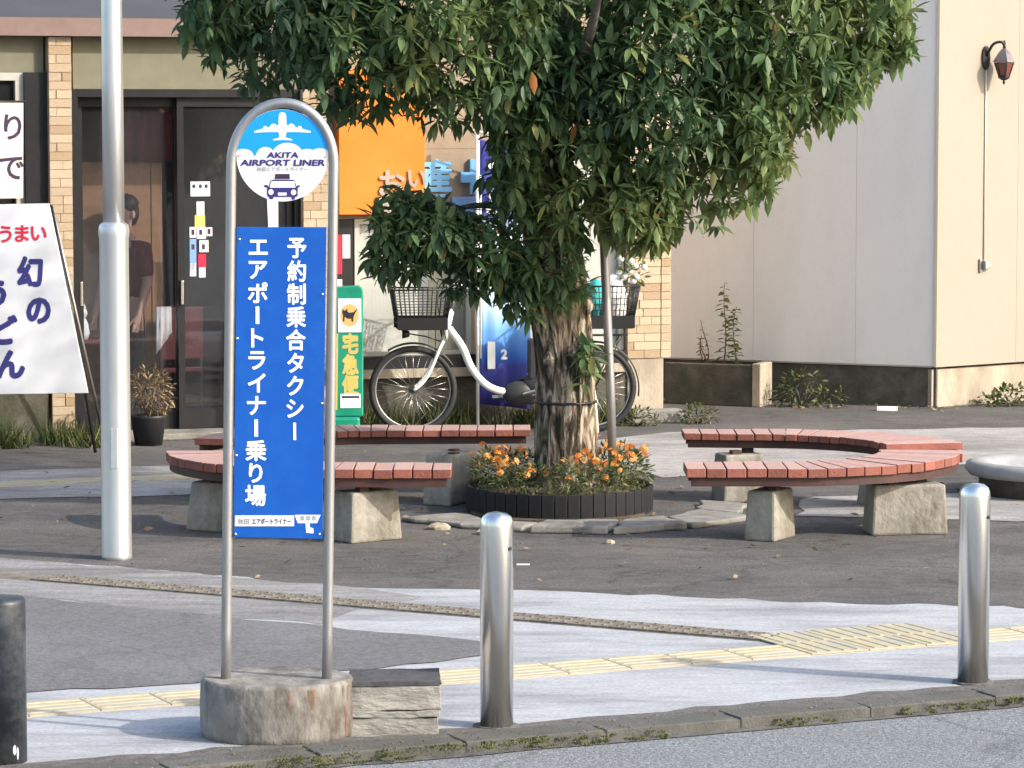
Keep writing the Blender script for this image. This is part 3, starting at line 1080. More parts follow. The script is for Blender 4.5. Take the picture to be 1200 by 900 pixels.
rough_box(-0.178, 0.172, -0.16, 0.14, 0.0, 0.072, amp=.006, seed=1).build('layer', 'timber', blk, bevel=0.003)
rough_box(-0.178, 0.178, -0.165, 0.14, 0.074, 0.100, amp=.006, seed=3).build('layer', 'timber', blk, bevel=0.003)
rough_box(-0.178, 0.18, -0.162, 0.14, 0.102, 0.198, amp=.006, seed=5).build('layer', 'timber', blk, bevel=0.003)
rough_box(-0.17, 0.182, -0.165, 0.145, 0.200, 0.216, amp=.005, seed=8).build('top_sheet', 'block_top', blk)


# steel bollards --------------------------------------------------------
def bollard(loc, r, h, label):
    t = thing('bollard', label, 'bollard', loc, 0, 'steel bollards along the kerb')
    prof = [(r, 0.0), (r, h - 0.055), (r * 0.97, h - 0.035), (r * 0.86, h - 0.018), (r * 0.6, h - 0.005), (r * 0.25, h), (0.002, h + 0.001)]
    MB().lathe(prof, 40).build('post', 'steel', t)
    hole = MB().lathe([(0.008, 0), (0.008, 0.004)], 12).build('bolt_hole', 'print_black', t, loc=(r * 0.78, -r * 0.63, h - 0.14))
    hole.rotation_euler = (R(90), 0, R(51))
    rg_ = random.Random(int(loc[0] * 100))
    pts = [((r + .022 + rg_.uniform(-.008, .01)) * cos(2 * pi * i / 20), (r + .022 + rg_.uniform(-.008, .01)) * sin(2 * pi * i / 20)) for i in range(20)]
    MB().prism(pts, -0.02, 0.012).build('footing', 'grime', t)
    return t


bollard((-0.060, 12.95, 0), 0.0655, 0.855, 'shiny steel bollard nearest the weathered block and sign base')
bollard((1.955, 13.97, 0), 0.0655, 0.855, 'shiny steel bollard in front of the right hand curved bench')

# dark post at the picture's edge ---------------------------------------
dp = thing('dark_post', 'thick black scuffed post standing on the pavement by the kerb', 'post', (-1.905, 12.25, 0))
MB().lathe([(0.098, 0), (0.098, 0.60), (0.094, 0.617), (0.02, 0.62)], 28).build('post', 'dark_post', dp)
mb = MB()
for (a, z, w_, h_) in [(-50, .06, .008, .020), (-42, .045, .005, .026)]:
    c0 = Vector((0.0992 * cos(R(a)), 0.0992 * sin(R(a)), z))
    tx = Vector((-sin(R(a)), cos(R(a)), 0))
    mb.add([c0 + tx * w_ * cos(q) + Vector((0, 0, h_ * sin(q))) for q in [2 * pi * k / 7 for k in range(7)]], [tuple(range(7))])
mb.build('paint_scuff', 'print_grey', dp)

# lamp post --------------------------------------------------------------
lp = thing('lamp_post', 'tall silver lamp post with thicker lower sleeve beside the udon board', 'lamp post', (-2.148, 17.96, 0))
MB().lathe([(0.084, 0.0), (0.082, 0.02), (0.079, 1.74), (0.083, 1.76), (0.083, 1.79), (0.078, 1.815), (0.060, 1.83)], 36).build('sleeve', 'lamp_post', lp)
MB().lathe([(0.0585, 1.83), (0.0575, 2.6), (0.05, 5.8)], 30).build('pole', 'lamp_post', lp)
MB().box(-0.02, 0.02, -0.0825, -0.070, 0.5, 0.72).build('access_hatch', 'lamp_post', lp, bevel=0.004)
hd = MB().tube([(0, 0, 5.75), (0, -.2, 5.95), (0, -.7, 6.05), (0, -1.2, 6.05)], 0.035, 10).build('arm', 'lamp_post', lp)
MB().ball((0, -1.4, 6.03), 0.14, 0.32, 0.08, 14, 8).build('lamp_head', 'lamp_post', lp)

# ==================================================================== BENCHES


def arc_bench(label, cxy, r0, r1, a0, a1, ext, zt, n_step=0.112, seed=0, w_end=0.36, th=0.052):
    """A curved slatted bench: arc from a0 to a1 (degrees); ext = straight run added along the tangent at a1."""
    t = thing('curved_bench', label, 'bench', (cxy[0], cxy[1], 0), 0, 'red slatted curved benches around the tree')
    rg_ = random.Random(seed)
    sgn = 1 if a1 > a0 else -1
    full = abs(R(a1 - a0)) * r1 + ext

    def at(s, r):                       # s along the outer edge; the seat narrows towards its free end
        r = r1 - (r1 - r) * (1 - (1 - w_end / (r1 - r0)) * max(0, s / full) ** 1.3)
        la = abs(R(a1 - a0)) * r1
        if s <= la:
            a = R(a0) + sgn * s / r1
            return (r * cos(a), r * sin(a))
        a = R(a1)
        e = s - la
        return (r * cos(a) - sgn * sin(a) * e, r * sin(a) + sgn * cos(a) * e)

    total = abs(R(a1 - a0)) * r1 + ext
    n_ = max(4, round(total / n_step))
    st = total / n_
    for i in range(n_):
        s0, s1 = i * st + 0.0035, (i + 1) * st - 0.0035
        d = rg_.uniform(-0.008, 0.008)
        q = [at(s0, r0 + d), at(s0, r1 + d), at(s1, r1 + d), at(s1, r0 + d)]
        if sgn < 0:
            q = q[::-1]
        dz = rg_.uniform(-0.002, 0.002)
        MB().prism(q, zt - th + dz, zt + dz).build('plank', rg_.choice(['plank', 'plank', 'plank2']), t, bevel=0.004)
    for r in (r0 + 0.07, r1 - 0.035):
        mb_ = MB()
        m_ = 26
        for k in range(m_):
            s0, s1 = 0.03 + (total - .06) * k / m_, 0.03 + (total - .06) * (k + 1) / m_
            q = [at(s0, r - .012), at(s0, r + .012), at(s1, r + .012), at(s1, r - .012)]
            if sgn < 0:
                q = q[::-1]
            mb_.prism(q, zt - th - 0.05, zt - th - 0.002)
        mb_.build('rail', 'rail', t)
    return t


def frustum(w0, d0, w1, d1, h):
    return MB().add([(-w0 / 2, -d0 / 2, 0), (w0 / 2, -d0 / 2, 0), (w0 / 2, d0 / 2, 0), (-w0 / 2, d0 / 2, 0),
                     (-w1 / 2, -d1 / 2, h), (w1 / 2, -d1 / 2, h), (w1 / 2, d1 / 2, h), (-w1 / 2, d1 / 2, h)],
                    [(3, 2, 1, 0), (4, 5, 6, 7), (0, 1, 5, 4), (1, 2, 6, 5), (2, 3, 7, 6), (3, 0, 4, 7)])


def bench_leg(bench, x, y, rz, w0=.38, d0=.22, w1=.31, d1=.18, h=0.285, zt=0.42):
    lx, ly = x - bench.location.x, y - bench.location.y
    lg = frustum(w0, d0, w1, d1, h).build('leg', 'leg_concrete', bench, bevel=0.014, loc=(lx, ly, 0), rot=(0, 0, rz))
    MB().box(-w1 * .30, -w1 * .30 + .06, -d1 * .42, -d1 * .42 + .05, h - .01, zt - .10).build('bracket', 'rail', lg)
    MB().box(w1 * .18, w1 * .18 + .06, d1 * .1, d1 * .1 + .05, h - .01, zt - .10).build('bracket', 'rail', lg)
    return lg


b1 = arc_bench('red slatted bench, front half of the right hand horseshoe, curved end toward basin', (1.55, 19.77), 0.64, 1.13, -3, -90, 0.57, 0.42, seed=3, w_end=0.38)
bench_leg(b1, 1.47, 18.84, R(62), .31, .19, .27, .17)
bench_leg(b1, 2.27, 19.10, R(8), .45, .24, .42, .22, h=.29)
b2 = arc_bench('red slatted bench, rear half of the right hand horseshoe, nearest the grey wall', (1.63, 19.86), 0.64, 1.13, 12, 90, 0.56, 0.425, seed=5, w_end=0.30, th=0.042)
bench_leg(b2, 1.42, 20.70, R(20), .30, .22, .26, .18, h=.30, zt=.425)
bench_leg(b2, 2.35, 20.45, R(-40), .38, .24, .32, .2, h=.30, zt=.425)
b3 = arc_bench('red slatted bench, front half of the left hand horseshoe, behind the blue sign', (-0.92, 19.74), 0.64, 1.14, 183, 270, 0.58, 0.42, seed=7)
bench_leg(b3, -0.83, 18.78, R(38), .36, .22, .32, .19)
bench_leg(b3, -1.66, 19.22, R(-28), .42, .24, .36, .2)
b4 = arc_bench('red slatted bench, rear half of the left hand horseshoe, in front of the bicycle', (-0.86, 20.15), 0.66, 1.12, 168, 90, 0.98, 0.425, seed=9, w_end=.34, th=0.042)
bench_leg(b4, -0.37, 20.36 + .25, R(62), .42, .2, .36, .18, h=.315, zt=.425)
bench_leg(b4, -1.55, 20.75, R(40), .40, .24, .34, .2, h=.30, zt=.425)

# stone basin -------------------------------------------------------------
bs = thing('stone_basin', 'low round grey stone basin with rounded rim beside the right benches', 'basin', (3.45, 21.1, 0))
MB().lathe([(0.47, 0), (0.47, 0.10), (0.50, 0.12)], 40).build('pedestal', 'mossy', bs)
MB().lathe([(0.46, 0.115), (0.53, 0.125), (0.56, 0.16), (0.55, 0.20), (0.51, 0.215), (0.44, 0.21), (0.40, 0.19), (0.34, 0.14), (0.02, 0.13)], 48).build('bowl', 'basin', bs)

# ==================================================================== PLANTER, FLOWERS, TREE
TX, TY = 0.325, 20.28
pl = thing('planter_edging', 'black ribbed plastic edging ring around the flowers at the tree foot', 'planter', (0.29, 20.22, 0))
ns = 46
for i in range(ns):
    a = 2 * pi * (i + .5) / ns
    w_ = 2 * pi * 0.57 / ns - 0.004
    o = MB().box(-w_ / 2, w_ / 2, -0.012, 0.012, 0.0, 0.15 + 0.003 * (i % 2)).build('stave', 'black_plastic', pl, bevel=0.004)
    o.location = (0.56 * cos(a), 0.62 * sin(a), 0.01)
    o.rotation_euler = (0, 0, a + pi / 2)
MB().lathe([(0.548, 0.02), (0.548, 0.11)], 46, sy=1.1).build('liner', 'black_plastic', pl)
mb = MB().lathe([(0.545, 0.0), (0.545, 0.112), (0.30, 0.135), (0.01, 0.15)], 40, (0, 0, 0.004), sy=1.1)
mb.build('soil', 'soil', pl)

petal_v = []
petal_f = []
for k in range(11):
    a = 2 * pi * k / 11
    for rr, zz in ((0.008, 0.010), (0.021, 0.004)):
        pass
    i0 = len(petal_v)
    petal_v += [(0.006 * cos(a), 0.006 * sin(a), 0.012), (0.024 * cos(a - .26), 0.024 * sin(a - .26), 0.003), (0.026 * cos(a), 0.026 * sin(a), 0.000), (0.024 * cos(a + .26), 0.024 * sin(a + .26), 0.003)]
    petal_f += [(i0, i0 + 1, i0 + 2, i0 + 3)]
for k in range(7):
    a = 2 * pi * k / 7 + .2
    i0 = len(petal_v)
    petal_v += [(0.0, 0.0, 0.013), (0.014 * cos(a - .4), 0.014 * sin(a - .4), 0.014), (0.016 * cos(a), 0.016 * sin(a), 0.011), (0.014 * cos(a + .4), 0.014 * sin(a + .4), 0.014)]
    petal_f += [(i0, i0 + 1, i0 + 2, i0 + 3)]
petal_v = np.array(petal_v)
flower_mes = []
for k in range(3):
    flower_mes.append(scatter_mesh('flower', petal_v, petal_f, np.array([frame((1, 0, 0), 0, 1, (0, 0, 0))]), [0.15 + 0.35 * k], 'flower'))

rg = random.Random(5)
spots = []
for i in range(16):
    a = 2 * pi * i / 16 + rg.uniform(-.1, .1)
    spots.append((0.43 * cos(a), 0.47 * sin(a), rg.uniform(0.15, 0.21)))
for i, (dx, dy, hh) in enumerate(spots):
    front = dy < 0.1
    t = thing('marigold_plant', 'bushy orange marigold plant growing inside the black edging around the tree', 'flower',
              (0.29 + dx, 20.22 + dy, 0.115), rg.uniform(0, 6), 'marigolds around the tree foot')
    bl = [(0, 0, hh * .62, 0.13, 0.13, hh * .68), (rg.uniform(-.05, .05), rg.uniform(-.05, .05), hh * .8, .09, .09, hh * .45)]
    fo = link('foliage', leafy_mesh('foliage', bl, 230, 0.05, 0.013, 'weed', rg), t)
    side = dx > 0.1 or dx < -0.25
    for k in range(11 if side else 3):
        o = link('flower', rg.choice(flower_mes), t)
        a, q = rg.uniform(0, 2 * pi), rg.uniform(0.02, 0.13)
        zz = hh * rg.uniform(0.75, 1.25)
        if rg.random() < (.75 if side else .3):
            zz = hh * rg.uniform(1.05, 1.45)
        o.location = (q * cos(a), q * sin(a), zz)
        s_ = rg.uniform(0.65, 1.0)
        o.scale = (s_, s_, s_)
        o.rotation_euler = (rg.uniform(-1.1, 1.1), rg.uniform(-1.1, 1.1), rg.uniform(0, 6))

# tree ------------------------------------------------------------------
tree = thing('street_tree', 'broad leafy evergreen tree with rough bark standing in the flower ring', 'tree', (TX, TY, 0))


def bark_tube(ctrl, nseg, n, seed, amp):
    """ctrl: (x, y, z, r) list, interpolated; ridged radius."""
    mb_ = MB()
    vs, fs = [], []
    for k in range(nseg + 1):
        t_ = k / nseg * (len(ctrl) - 1)
        i = min(int(t_), len(ctrl) - 2)
        f_ = t_ - i
        a_, b_ = ctrl[i], ctrl[i + 1]
        c_ = [a_[j] + (b_[j] - a_[j]) * f_ for j in range(4)]
        for q in range(n):
            a = 2 * pi * q / n
            dx_, dy_ = cos(a), sin(a)
            rr = c_[3] * (1 + amp * noise.noise(Vector((dx_ * 5 + seed, dy_ * 5, c_[2] * 2.2))) + amp * .75 * noise.noise(Vector((dx_ * 13 + seed, dy_ * 13, c_[2] * 3))))
            vs.append((c_[0] + dx_ * rr, c_[1] + dy_ * rr, c_[2]))
    for k in range(nseg):
        for q in range(n):
            j = (q + 1) % n
            fs.append((k * n + q, k * n + j, (k + 1) * n + j, (k + 1) * n + q))
    return mb_.add(vs, fs, True)


trunk = bark_tube([(0.02, 0, 0.06, 0.225), (0.01, 0, 0.22, 0.188), (0.005, 0, 0.5, 0.178), (0, 0, 0.9, 0.175), (-0.03, 0, 1.25, 0.172),
                   (-0.08, 0, 1.6, 0.168), (-0.12, 0.0, 1.95, 0.165), (-0.14, 0, 2.4, 0.15), (-0.1, 0, 3.2, 0.12), (0, 0, 4.4, 0.07)], 110, 84, 1, 0.15).build('trunk', 'bark', tree)
for (kx, ky, kz, kr) in ((0.10, -0.135, 1.0, .055), (-0.09, -0.135, 0.93, .05), (0.11, -0.09, 1.25, .055)):
    kb = MB().ball((kx, ky, kz), kr, kr * .8, kr * 1.3, 12, 9)
    kb.v = [tuple(Vector(v) + noise.noise_vector(Vector(v) * 22) * .02) for v in kb.v]
    kb.build('bark_knot', 'bark', trunk)
MB().torus((0, 0, 0.66), 0.187, 0.009, 'z', 40, 6).build('tie_wire', 'wire', tree)
for (p0, p1, p2, r_) in [((-0.14, 0, 2.4), (-0.7, -.2, 2.85), (-1.6, -.3, 3.2), .055), ((-.13, 0, 2.1), (.5, -.3, 2.45), (1.4, -.3, 2.9), .075),
                         ((-.12, 0, 2.5), (.6, .3, 3.2), (1.5, .3, 4.2), .07), ((-.12, 0, 2.4), (-.5, .6, 3.0), (-1.1, 1.1, 3.8), .07),
                         ((-.12, 0, 2.3), (.1, -.8, 2.7), (.2, -1.4, 3.2), .06), ((-.1, 0, 2.9), (-.3, -.7, 3.6), (-.5, -1.0, 4.4), .06),
                         ((-.1, 0, 1.75), (-.45, -.2, 1.95), (-.75, -.3, 1.8), .035), ((0, 0, 2.9), (.2, .8, 3.6), (.3, 1.2, 4.4), .06)]:
    pts, rr = [], []
    for k in range(13):
        t_ = k / 12
        p_ = Vector(p0) * (1 - t_) ** 2 + Vector(p1) * 2 * t_ * (1 - t_) + Vector(p2) * t_ * t_
        pts.append(p_ + Vector((noise.noise(p_ * 3), noise.noise(p_ * 3 + Vector((9, 0, 0))), 0)) * 0.04)
        rr.append(r_ * (1 - .75 * t_))
    MB().tube(pts, rr, 9).build('limb', 'limb', tree)


def pxb(x, y, rx, ry, dy=0.0, d=None):  # ellipsoid given on the crown's middle plane, in units of 1/191 m
    return ((x - 600) / 191 - TX, dy, 2.4 - (y - 136) / 191, rx / 191, d if d else max(rx, ry) / 191, ry / 191)


blobs = [  # x, y, z, rx, ry, rz, weight
    (pxb(660, -190, 395, 300, 0.1, 1.9), 1150), (pxb(330, -15, 112, 115, -.3, .9), 330), (pxb(420, 52, 85, 85, -.6, .6), 240), (pxb(540, 45, 105, 98, -.7, .6), 330),
    (pxb(668, 150, 92, 130, -.4, .6), 400), (pxb(790, 90, 150, 165, -.5, .7), 620), (pxb(915, 20, 110, 135, -.3, .8), 420), (pxb(1000, -10, 56, 85, -.3, .6), 160),
    (pxb(512, 265, 48, 36, -.4, .3), 66), (pxb(566, 282, 50, 44, -.4, .3), 70), (pxb(490, 238, 32, 16, -.4, .2), 16), (pxb(450, 296, 14, 26, -.4, .12), 9), (pxb(548, 326, 28, 14, -.4, .15), 14), (pxb(598, 318, 22, 20, -.4, .12), 12), (pxb(596, 262, 34, 40, -.35, .2), 34), (pxb(464, 250, 24, 36, -.4, .2), 20), (pxb(478, 296, 34, 24, -.4, .2), 26), (pxb(640, 285, 56, 62, -.35, .22), 125), (pxb(745, 232, 55, 50, -.5, .45), 120),
    (pxb(606, 205, 36, 62, -.4, .25), 26), (pxb(860, 150, 60, 52, -.5, .5), 100), (pxb(690, 418, 16, 28, -.20, .05), 6), (pxb(612, 340, 26, 26, -.3, .15), 18),
    (pxb(1035, 42, 22, 32, -.3, .25), 30), (pxb(950, 95, 45, 40, -.4, .4), 60), (pxb(280, 30, 50, 42, -.4, .35), 60)]
rg = random.Random(11)
ltv, ltf = leaf_template(0.110, 0.040, 0.28, 0.3)
LM, LT = [], []
for (b, wgt) in blobs:
    for _ in range(int(wgt * 2.25)):
        q = Vector((rg.gauss(0, 1), rg.gauss(0, 1), rg.gauss(0, 1))).normalized()
        q.y = -abs(q.y) if rg.random() < 0.4 else q.y
        rr = rg.uniform(0.35, 1.12) ** 0.6
        lum = noise.noise(Vector((b[0] + q.x * b[3], b[1] + q.y * b[4], b[2] + q.z * b[5])) * 2.6)
        if lum < -0.12 and rg.random() < .8:          # gaps between sprays
            continue
        pos = Vector((b[0] + q.x * b[3] * rr, b[1] + q.y * b[4] * rr, b[2] + q.z * b[5] * rr))
        ax = (q * 1.1 + Vector((0, -.15, 0.35)) + Vector((rg.gauss(0, .3), rg.gauss(0, .3), rg.gauss(0, .25)))).normalized()
        e1 = ax.orthogonal().normalized()
        e2 = ax.cross(e1)
        tint0 = min(0.93, max(0.02, 0.46 + 0.14 * b[0] + 0.55 * noise.noise(pos * 1.3 + Vector((5, 0, 0))) + rg.gauss(0, .14)))  # paler to the right: the crown's sunlit side put into leaf tint
        nl = rg.randint(5, 7)
        ph = rg.uniform(0, 6)
        for k in range(nl):
            a = ph + 2 * pi * k / nl + rg.gauss(0, .12)
            d = (e1 * cos(a) + e2 * sin(a)) + ax * rg.uniform(-0.1, 0.5) + Vector((0, 0, -0.30))
            LM.append(frame(d, rg.gauss(0, .3), rg.uniform(0.45, 1.3), pos + d.normalized() * 0.012))
            tt = min(0.95, max(0.0, tint0 + rg.gauss(0, .07)))
            LT.append(1.0 if rg.random() < 0.003 else (0.97 if rg.random() < .02 else tt))
LM = np.array(LM)
LT = np.array(LT)
# the leaves that show largest (front of the crown) are parts of their own; the rest is one mass
wp = LM[:, :, 3]
order = np.argsort(wp[:, 1] + np.where((wp[:, 2] < 2.95) & (wp[:, 2] > 1.2), 0, 5))
single = order[:300:1]
rest = np.ones(len(LM), bool)
rest[single] = False
crown = link('crown', scatter_mesh('crown', ltv, ltf, LM[rest], LT[rest], 'leaf'), tree)
tag(crown, kind='stuff')
lf_me = [scatter_mesh('leaf', ltv, ltf, np.array([frame((1, 0, 0), 0, 1, (0, 0, 0))]), [t_], 'leaf') for t_ in (0.1, 0.3, 0.45, 0.6, 0.75, 0.9)]
for i in single:
    o = link('leaf', lf_me[min(5, int(LT[i] * 6))], tree)
    m_ = LM[i]
    o.matrix_local = Matrix([list(m_[0]), list(m_[1]), list(m_[2]), [0, 0, 0, 1]])

# support stake beside the trunk
sp = thing('support_stake', 'thin grey steel pipe stake standing just beside the tree trunk', 'stake', (0.60, 20.28, 0))
MB().tube([(0.025, 0, 0.0), (0.0, 0, 0.8), (-0.04, 0, 1.62), (-.05, 0, 2.2)], 0.027, 12).build('pipe', 'galv', sp)
br = thing('bent_rod', 'thin pale bent metal rod hooked against the upper trunk among leaves', 'rod', (0.29, 20.0, 1.55))
MB().tube([(-0.09, 0.05, 0.30), (-.02, -.01, .30), (0.0, -.02, .27), (0.005, -.02, 0.0), (0.005, 0.10, -0.35)], 0.008, 6).build('rod', 'chrome', br)

# ==================================================================== SHOP
FA = R(20)
FO = Vector((-2.742, 24.75, 0))


def F(u_, w_, z=0.0):                    # along the shop front, into the shop
    return (FO.x + u_ * cos(FA) - w_ * sin(FA), FO.y + u_ * sin(FA) + w_ * cos(FA), z)


shop = thing('shop_building', 'udon shop with dark glass entrance, tiled pillars and orange fascia panel', 'building', FO, FA)


def part(name, mt, x0, x1, y0, y1, z0, z1, parent=None, bevel=0.0):
    return MB().box(x0, x1, y0, y1, z0, z1).build(name, mt, parent or shop, bevel)


part('upper_wall', 'upper_wall', -3.2, 1.45, 0.10, 0.3, 3.12, 4.3)
part('eave_band', 'eave', -3.2, 1.45, -0.06, 0.3, 2.985, 3.118)
part('fascia', 'fascia', -0.5, 1.23, 0.08, 0.3, 2.60, 2.983)
part('fascia', 'fascia', -3.2, -0.72, 0.08, 0.3, 2.72, 2.983)
part('front_wall', 'shop_wall', 1.445, 3.875, 0.06, 0.3, 2.15, 4.3)
part('front_wall', 'shop_wall', 2.2, 2.72, 0.06, 0.3, 1.62, 2.148)
part('front_wall', 'shop_wall', 1.445, 2.198, 0.06, 0.3, 1.62, 2.148)
part('base_wall', 'mossy', 1.42, 3.9, 0.02, 0.3, 0.0, 0.40)
part('base_wall', 'mossy', -3.2, -0.72, 0.02, 0.3, 0.0, 0.50)
part('ledge', 'tan_concrete', 1.42, 3.9, -0.05, 0.3, 0.402, 0.47)
part('sill', 'frame_dark', 1.445, 3.875, -0.02, 0.3, 0.472, 0.565)
part('roof', 'upper_wall', -3.3, 4.35, -0.1, 5.0, 4.302, 4.5)
part('side_wall', 'shop_wall', 4.05, 4.24, 0.27, 5.0, 0.0, 4.3)
part('side_wall', 'shop_wall', -3.3, -3.202, 0.0, 5.0, 0.0, 4.3)
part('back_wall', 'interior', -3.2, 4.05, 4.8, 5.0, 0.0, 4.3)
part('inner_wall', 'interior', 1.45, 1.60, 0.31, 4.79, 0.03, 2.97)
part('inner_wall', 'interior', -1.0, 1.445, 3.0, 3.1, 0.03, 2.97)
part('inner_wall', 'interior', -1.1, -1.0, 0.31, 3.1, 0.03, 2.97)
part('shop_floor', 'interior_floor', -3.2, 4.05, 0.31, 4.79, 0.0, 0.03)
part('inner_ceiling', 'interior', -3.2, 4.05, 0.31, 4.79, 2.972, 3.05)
part('step', 'concrete', -0.5, 1.3, -0.22, 0.3, 0.0, 0.05, bevel=0.01)

brick_me = {}
for bm_ in ('brick', 'brick2', 'brick3'):
    brick_me[bm_] = MB().box(-0.5, 0.5, -0.5, 0.5, -0.5, 0.5).mesh('brick', bm_)


def pillar(u0, u1, z0, z1, depth, courses, seed):
    p_ = part('pillar', 'mortar', u0, u1, 0.0, depth, z0, z1)
    rg_ = random.Random(seed)
    h = (z1 - z0) / courses
    for c_ in range(courses):
        x = u0
        first = True
        while x < u1 - 0.005:
            wdt = rg_.choice([0.10, 0.14, 0.18, 0.24])
            if first and c_ % 2:
                wdt *= 0.55
            first = False
            if u1 - (x + wdt) < 0.05:
                wdt = u1 - x
            o = link('brick', brick_me[rg_.choice(['brick', 'brick', 'brick2', 'brick2', 'brick3'])], p_)
            pr_ = rg_.uniform(0.006, 0.014)
            o.location = (x + wdt / 2, -pr_ / 2 + 0.002, z0 + (c_ + .5) * h)
            o.scale = (wdt - 0.004, pr_ + 0.004, h - 0.004)
            x += wdt
    return p_


pillar(-0.70, -0.53, 0.0, 2.98, 0.3, 46, 1)
pillar(1.237, 1.44, 0.0, 2.60, 0.3, 40, 2)
pillar(3.88, 4.16, 0.50, 4.3, 0.26, 58, 3)
pillar(4.165, 4.25, 0.50, 4.3, 0.26, 58, 4)
part('pillar_base', 'tan_concrete', 3.885, 4.19, 0.0, 0.26, 0.0, 0.498, bevel=0.006)
part('pillar_foot', 'concrete', 3.87, 4.30, -0.16, -0.002, 0.0, 0.10, bevel=0.01)

# left window
wf = MB().box(-2.9, -0.87, 0.08, 0.16, 0.502, 0.56).box(-2.9, -0.87, 0.08, 0.16, 2.66, 2.718).box(-0.93, -0.87, 0.082, 0.158, 0.56, 2.66).box(-2.9, -2.84, 0.082, 0.158, 0.56, 2.66).box(-1.95, -1.90, 0.082, 0.158, 0.56, 2.66)
wf = wf.build('window', 'frame_pale', shop)
MB().box(-2.84, -1.95, 0.115, 0.121, 0.56, 2.66).build('pane', 'glass', wf)
MB().box(-1.90, -0.93, 0.115, 0.121, 0.56, 2.66).build('pane', 'glass', wf)
part('dark_mullion', 'frame_dark', -0.868, -0.702, 0.05, 0.2, 0.0, 2.72)
# entrance: two sliding leaves
part('door_frame', 'frame_dark', -0.528, -0.47, 0.06, 0.26, 0.05, 2.598)
part('door_frame', 'frame_dark', 1.19, 1.235, 0.06, 0.26, 0.05, 2.598)
part('door_frame', 'frame_dark', -0.468, 1.188, 0.06, 0.26, 2.54, 2.598)


def door(x0, x1, y0, hx):
    m_ = MB().box(x0, x0 + .05, y0, y0 + .04, .055, 2.535).box(x1 - .05, x1, y0, y0 + .04, .055, 2.535)
    m_.box(x0 + .05, x1 - .05, y0 + .001, y0 + .039, .055, .20).box(x0 + .05, x1 - .05, y0 + .001, y0 + .039, 2.47, 2.535)
    d_ = m_.build('door', 'frame_dark', shop)
    MB().box(x0 + .05, x1 - .05, y0 + .017, y0 + .023, .20, 2.47).build('pane', 'glass', d_)
    MB().box(hx - .011, hx + .011, y0 - .03, y0 - .002, 0.99, 1.17).build('handle', 'chrome', d_, bevel=.004)
    return d_


dA = door(-0.468, 0.34, 0.16, -0.44)
dB = door(0.29, 1.188, 0.10, 0.315)
rg = random.Random(3)
for (x0, x1, z0, z1, mt) in [(.395, .545, 1.80, 1.91, 'sign_white'), (.44, .50, 1.66, 1.76, 'sign_white'), (.425, .505, 1.57, 1.66, 'yellow'), (.385, .435, 1.49, 1.57, 'sign_white'),
                             (.44, .51, 1.48, 1.57, 'sign_white'), (.515, .56, 1.50, 1.565, 'sign_white'), (.385, .435, 1.24, 1.48, 'plaque'), (.385, .433, 1.20, 1.30, 'sign_white'),
                             (.46, .53, 1.38, 1.47, 'blind'), (.45, .51, 1.27, 1.365, 'print_red'), (.455, .505, 1.19, 1.265, 'sign_white')]:
    s_ = MB().box(x0, x1, 0.1145, 0.1165, z0, z1).build('sticker', mt, dB)
mb = MB()
for x in (.42, .47, .515):
    flat(mb, disc_pts(x, 1.875, .014, .016, 8), 0.1138)
for (x, z) in ((.41, 1.53), (.47, 1.53), (.535, 1.535), (.41, 1.42), (.49, 1.42)):
    flat(mb, [(x - .012, z - .02), (x + .012, z - .02), (x + .012, z + .02), (x - .012, z + .02)], 0.1138)
mb.build('print_mark', 'print_ink', dB)
pp = MB().slab_xz([(1.0, 1.50), (1.075, 1.50), (1.075, 1.86), (0.985, 1.86)], 0.1135, 0.1165).build('notice', 'sign_white', dB)

# orange panel and pharmacy lettering
og = part('orange_panel', 'orange', 1.505, 2.19, -0.06, 0.058, 1.655, 2.75, bevel=0.004)
for (ch, x, z, s_) in (('お', 1.905, 1.885, .23), ('い', 2.10, 1.93, .17)):
    lt = MB()
    vs, fs = glyph(ch, 0.03)
    cx_ = sum(v[0] for v in vs) / len(vs)
    cz_ = sum(v[1] for v in vs) / len(vs)
    lt.add([(x + (v[0] - cx_) * s_, -0.075 + v[2], z + (v[1] - cz_) * s_) for v in vs], fs)
    lt.build('character', 'letter_grey', og)
for (ch, x, z, s_) in (('産', 2.315, 1.945, .26), ('て', 2.30, 1.72, .2)):
    lt = MB()
    vs, fs = glyph(ch, 0.04)
    cx_ = (min(v[0] for v in vs) + max(v[0] for v in vs)) / 2
    cz_ = (min(v[1] for v in vs) + max(v[1] for v in vs)) / 2
    lt.add([(x + (v[0] - cx_) * s_, 0.035 + v[2], z + (v[1] - cz_) * s_) for v in vs], fs)
    lt.build('character', 'print_pale_blue', shop)
cr = [(2.585, 1.80), (2.655, 1.80), (2.655, 1.89), (2.73, 1.89), (2.73, 1.97), (2.655, 1.97), (2.655, 2.07), (2.585, 2.07), (2.585, 1.97), (2.51, 1.97), (2.51, 1.89), (2.585, 1.89)]
MB().slab_xz(cr, 0.02, 0.056).build('cross_emblem', 'print_pale_blue', shop)
part('wall_plaque', 'plaque', 2.44, 2.66, 0.03, 0.057, 1.66, 1.78, bevel=0.003)
part('wall_plaque', 'letter_grey', 1.80, 1.93, -0.085, -0.062, 1.665, 1.79, bevel=0.003)
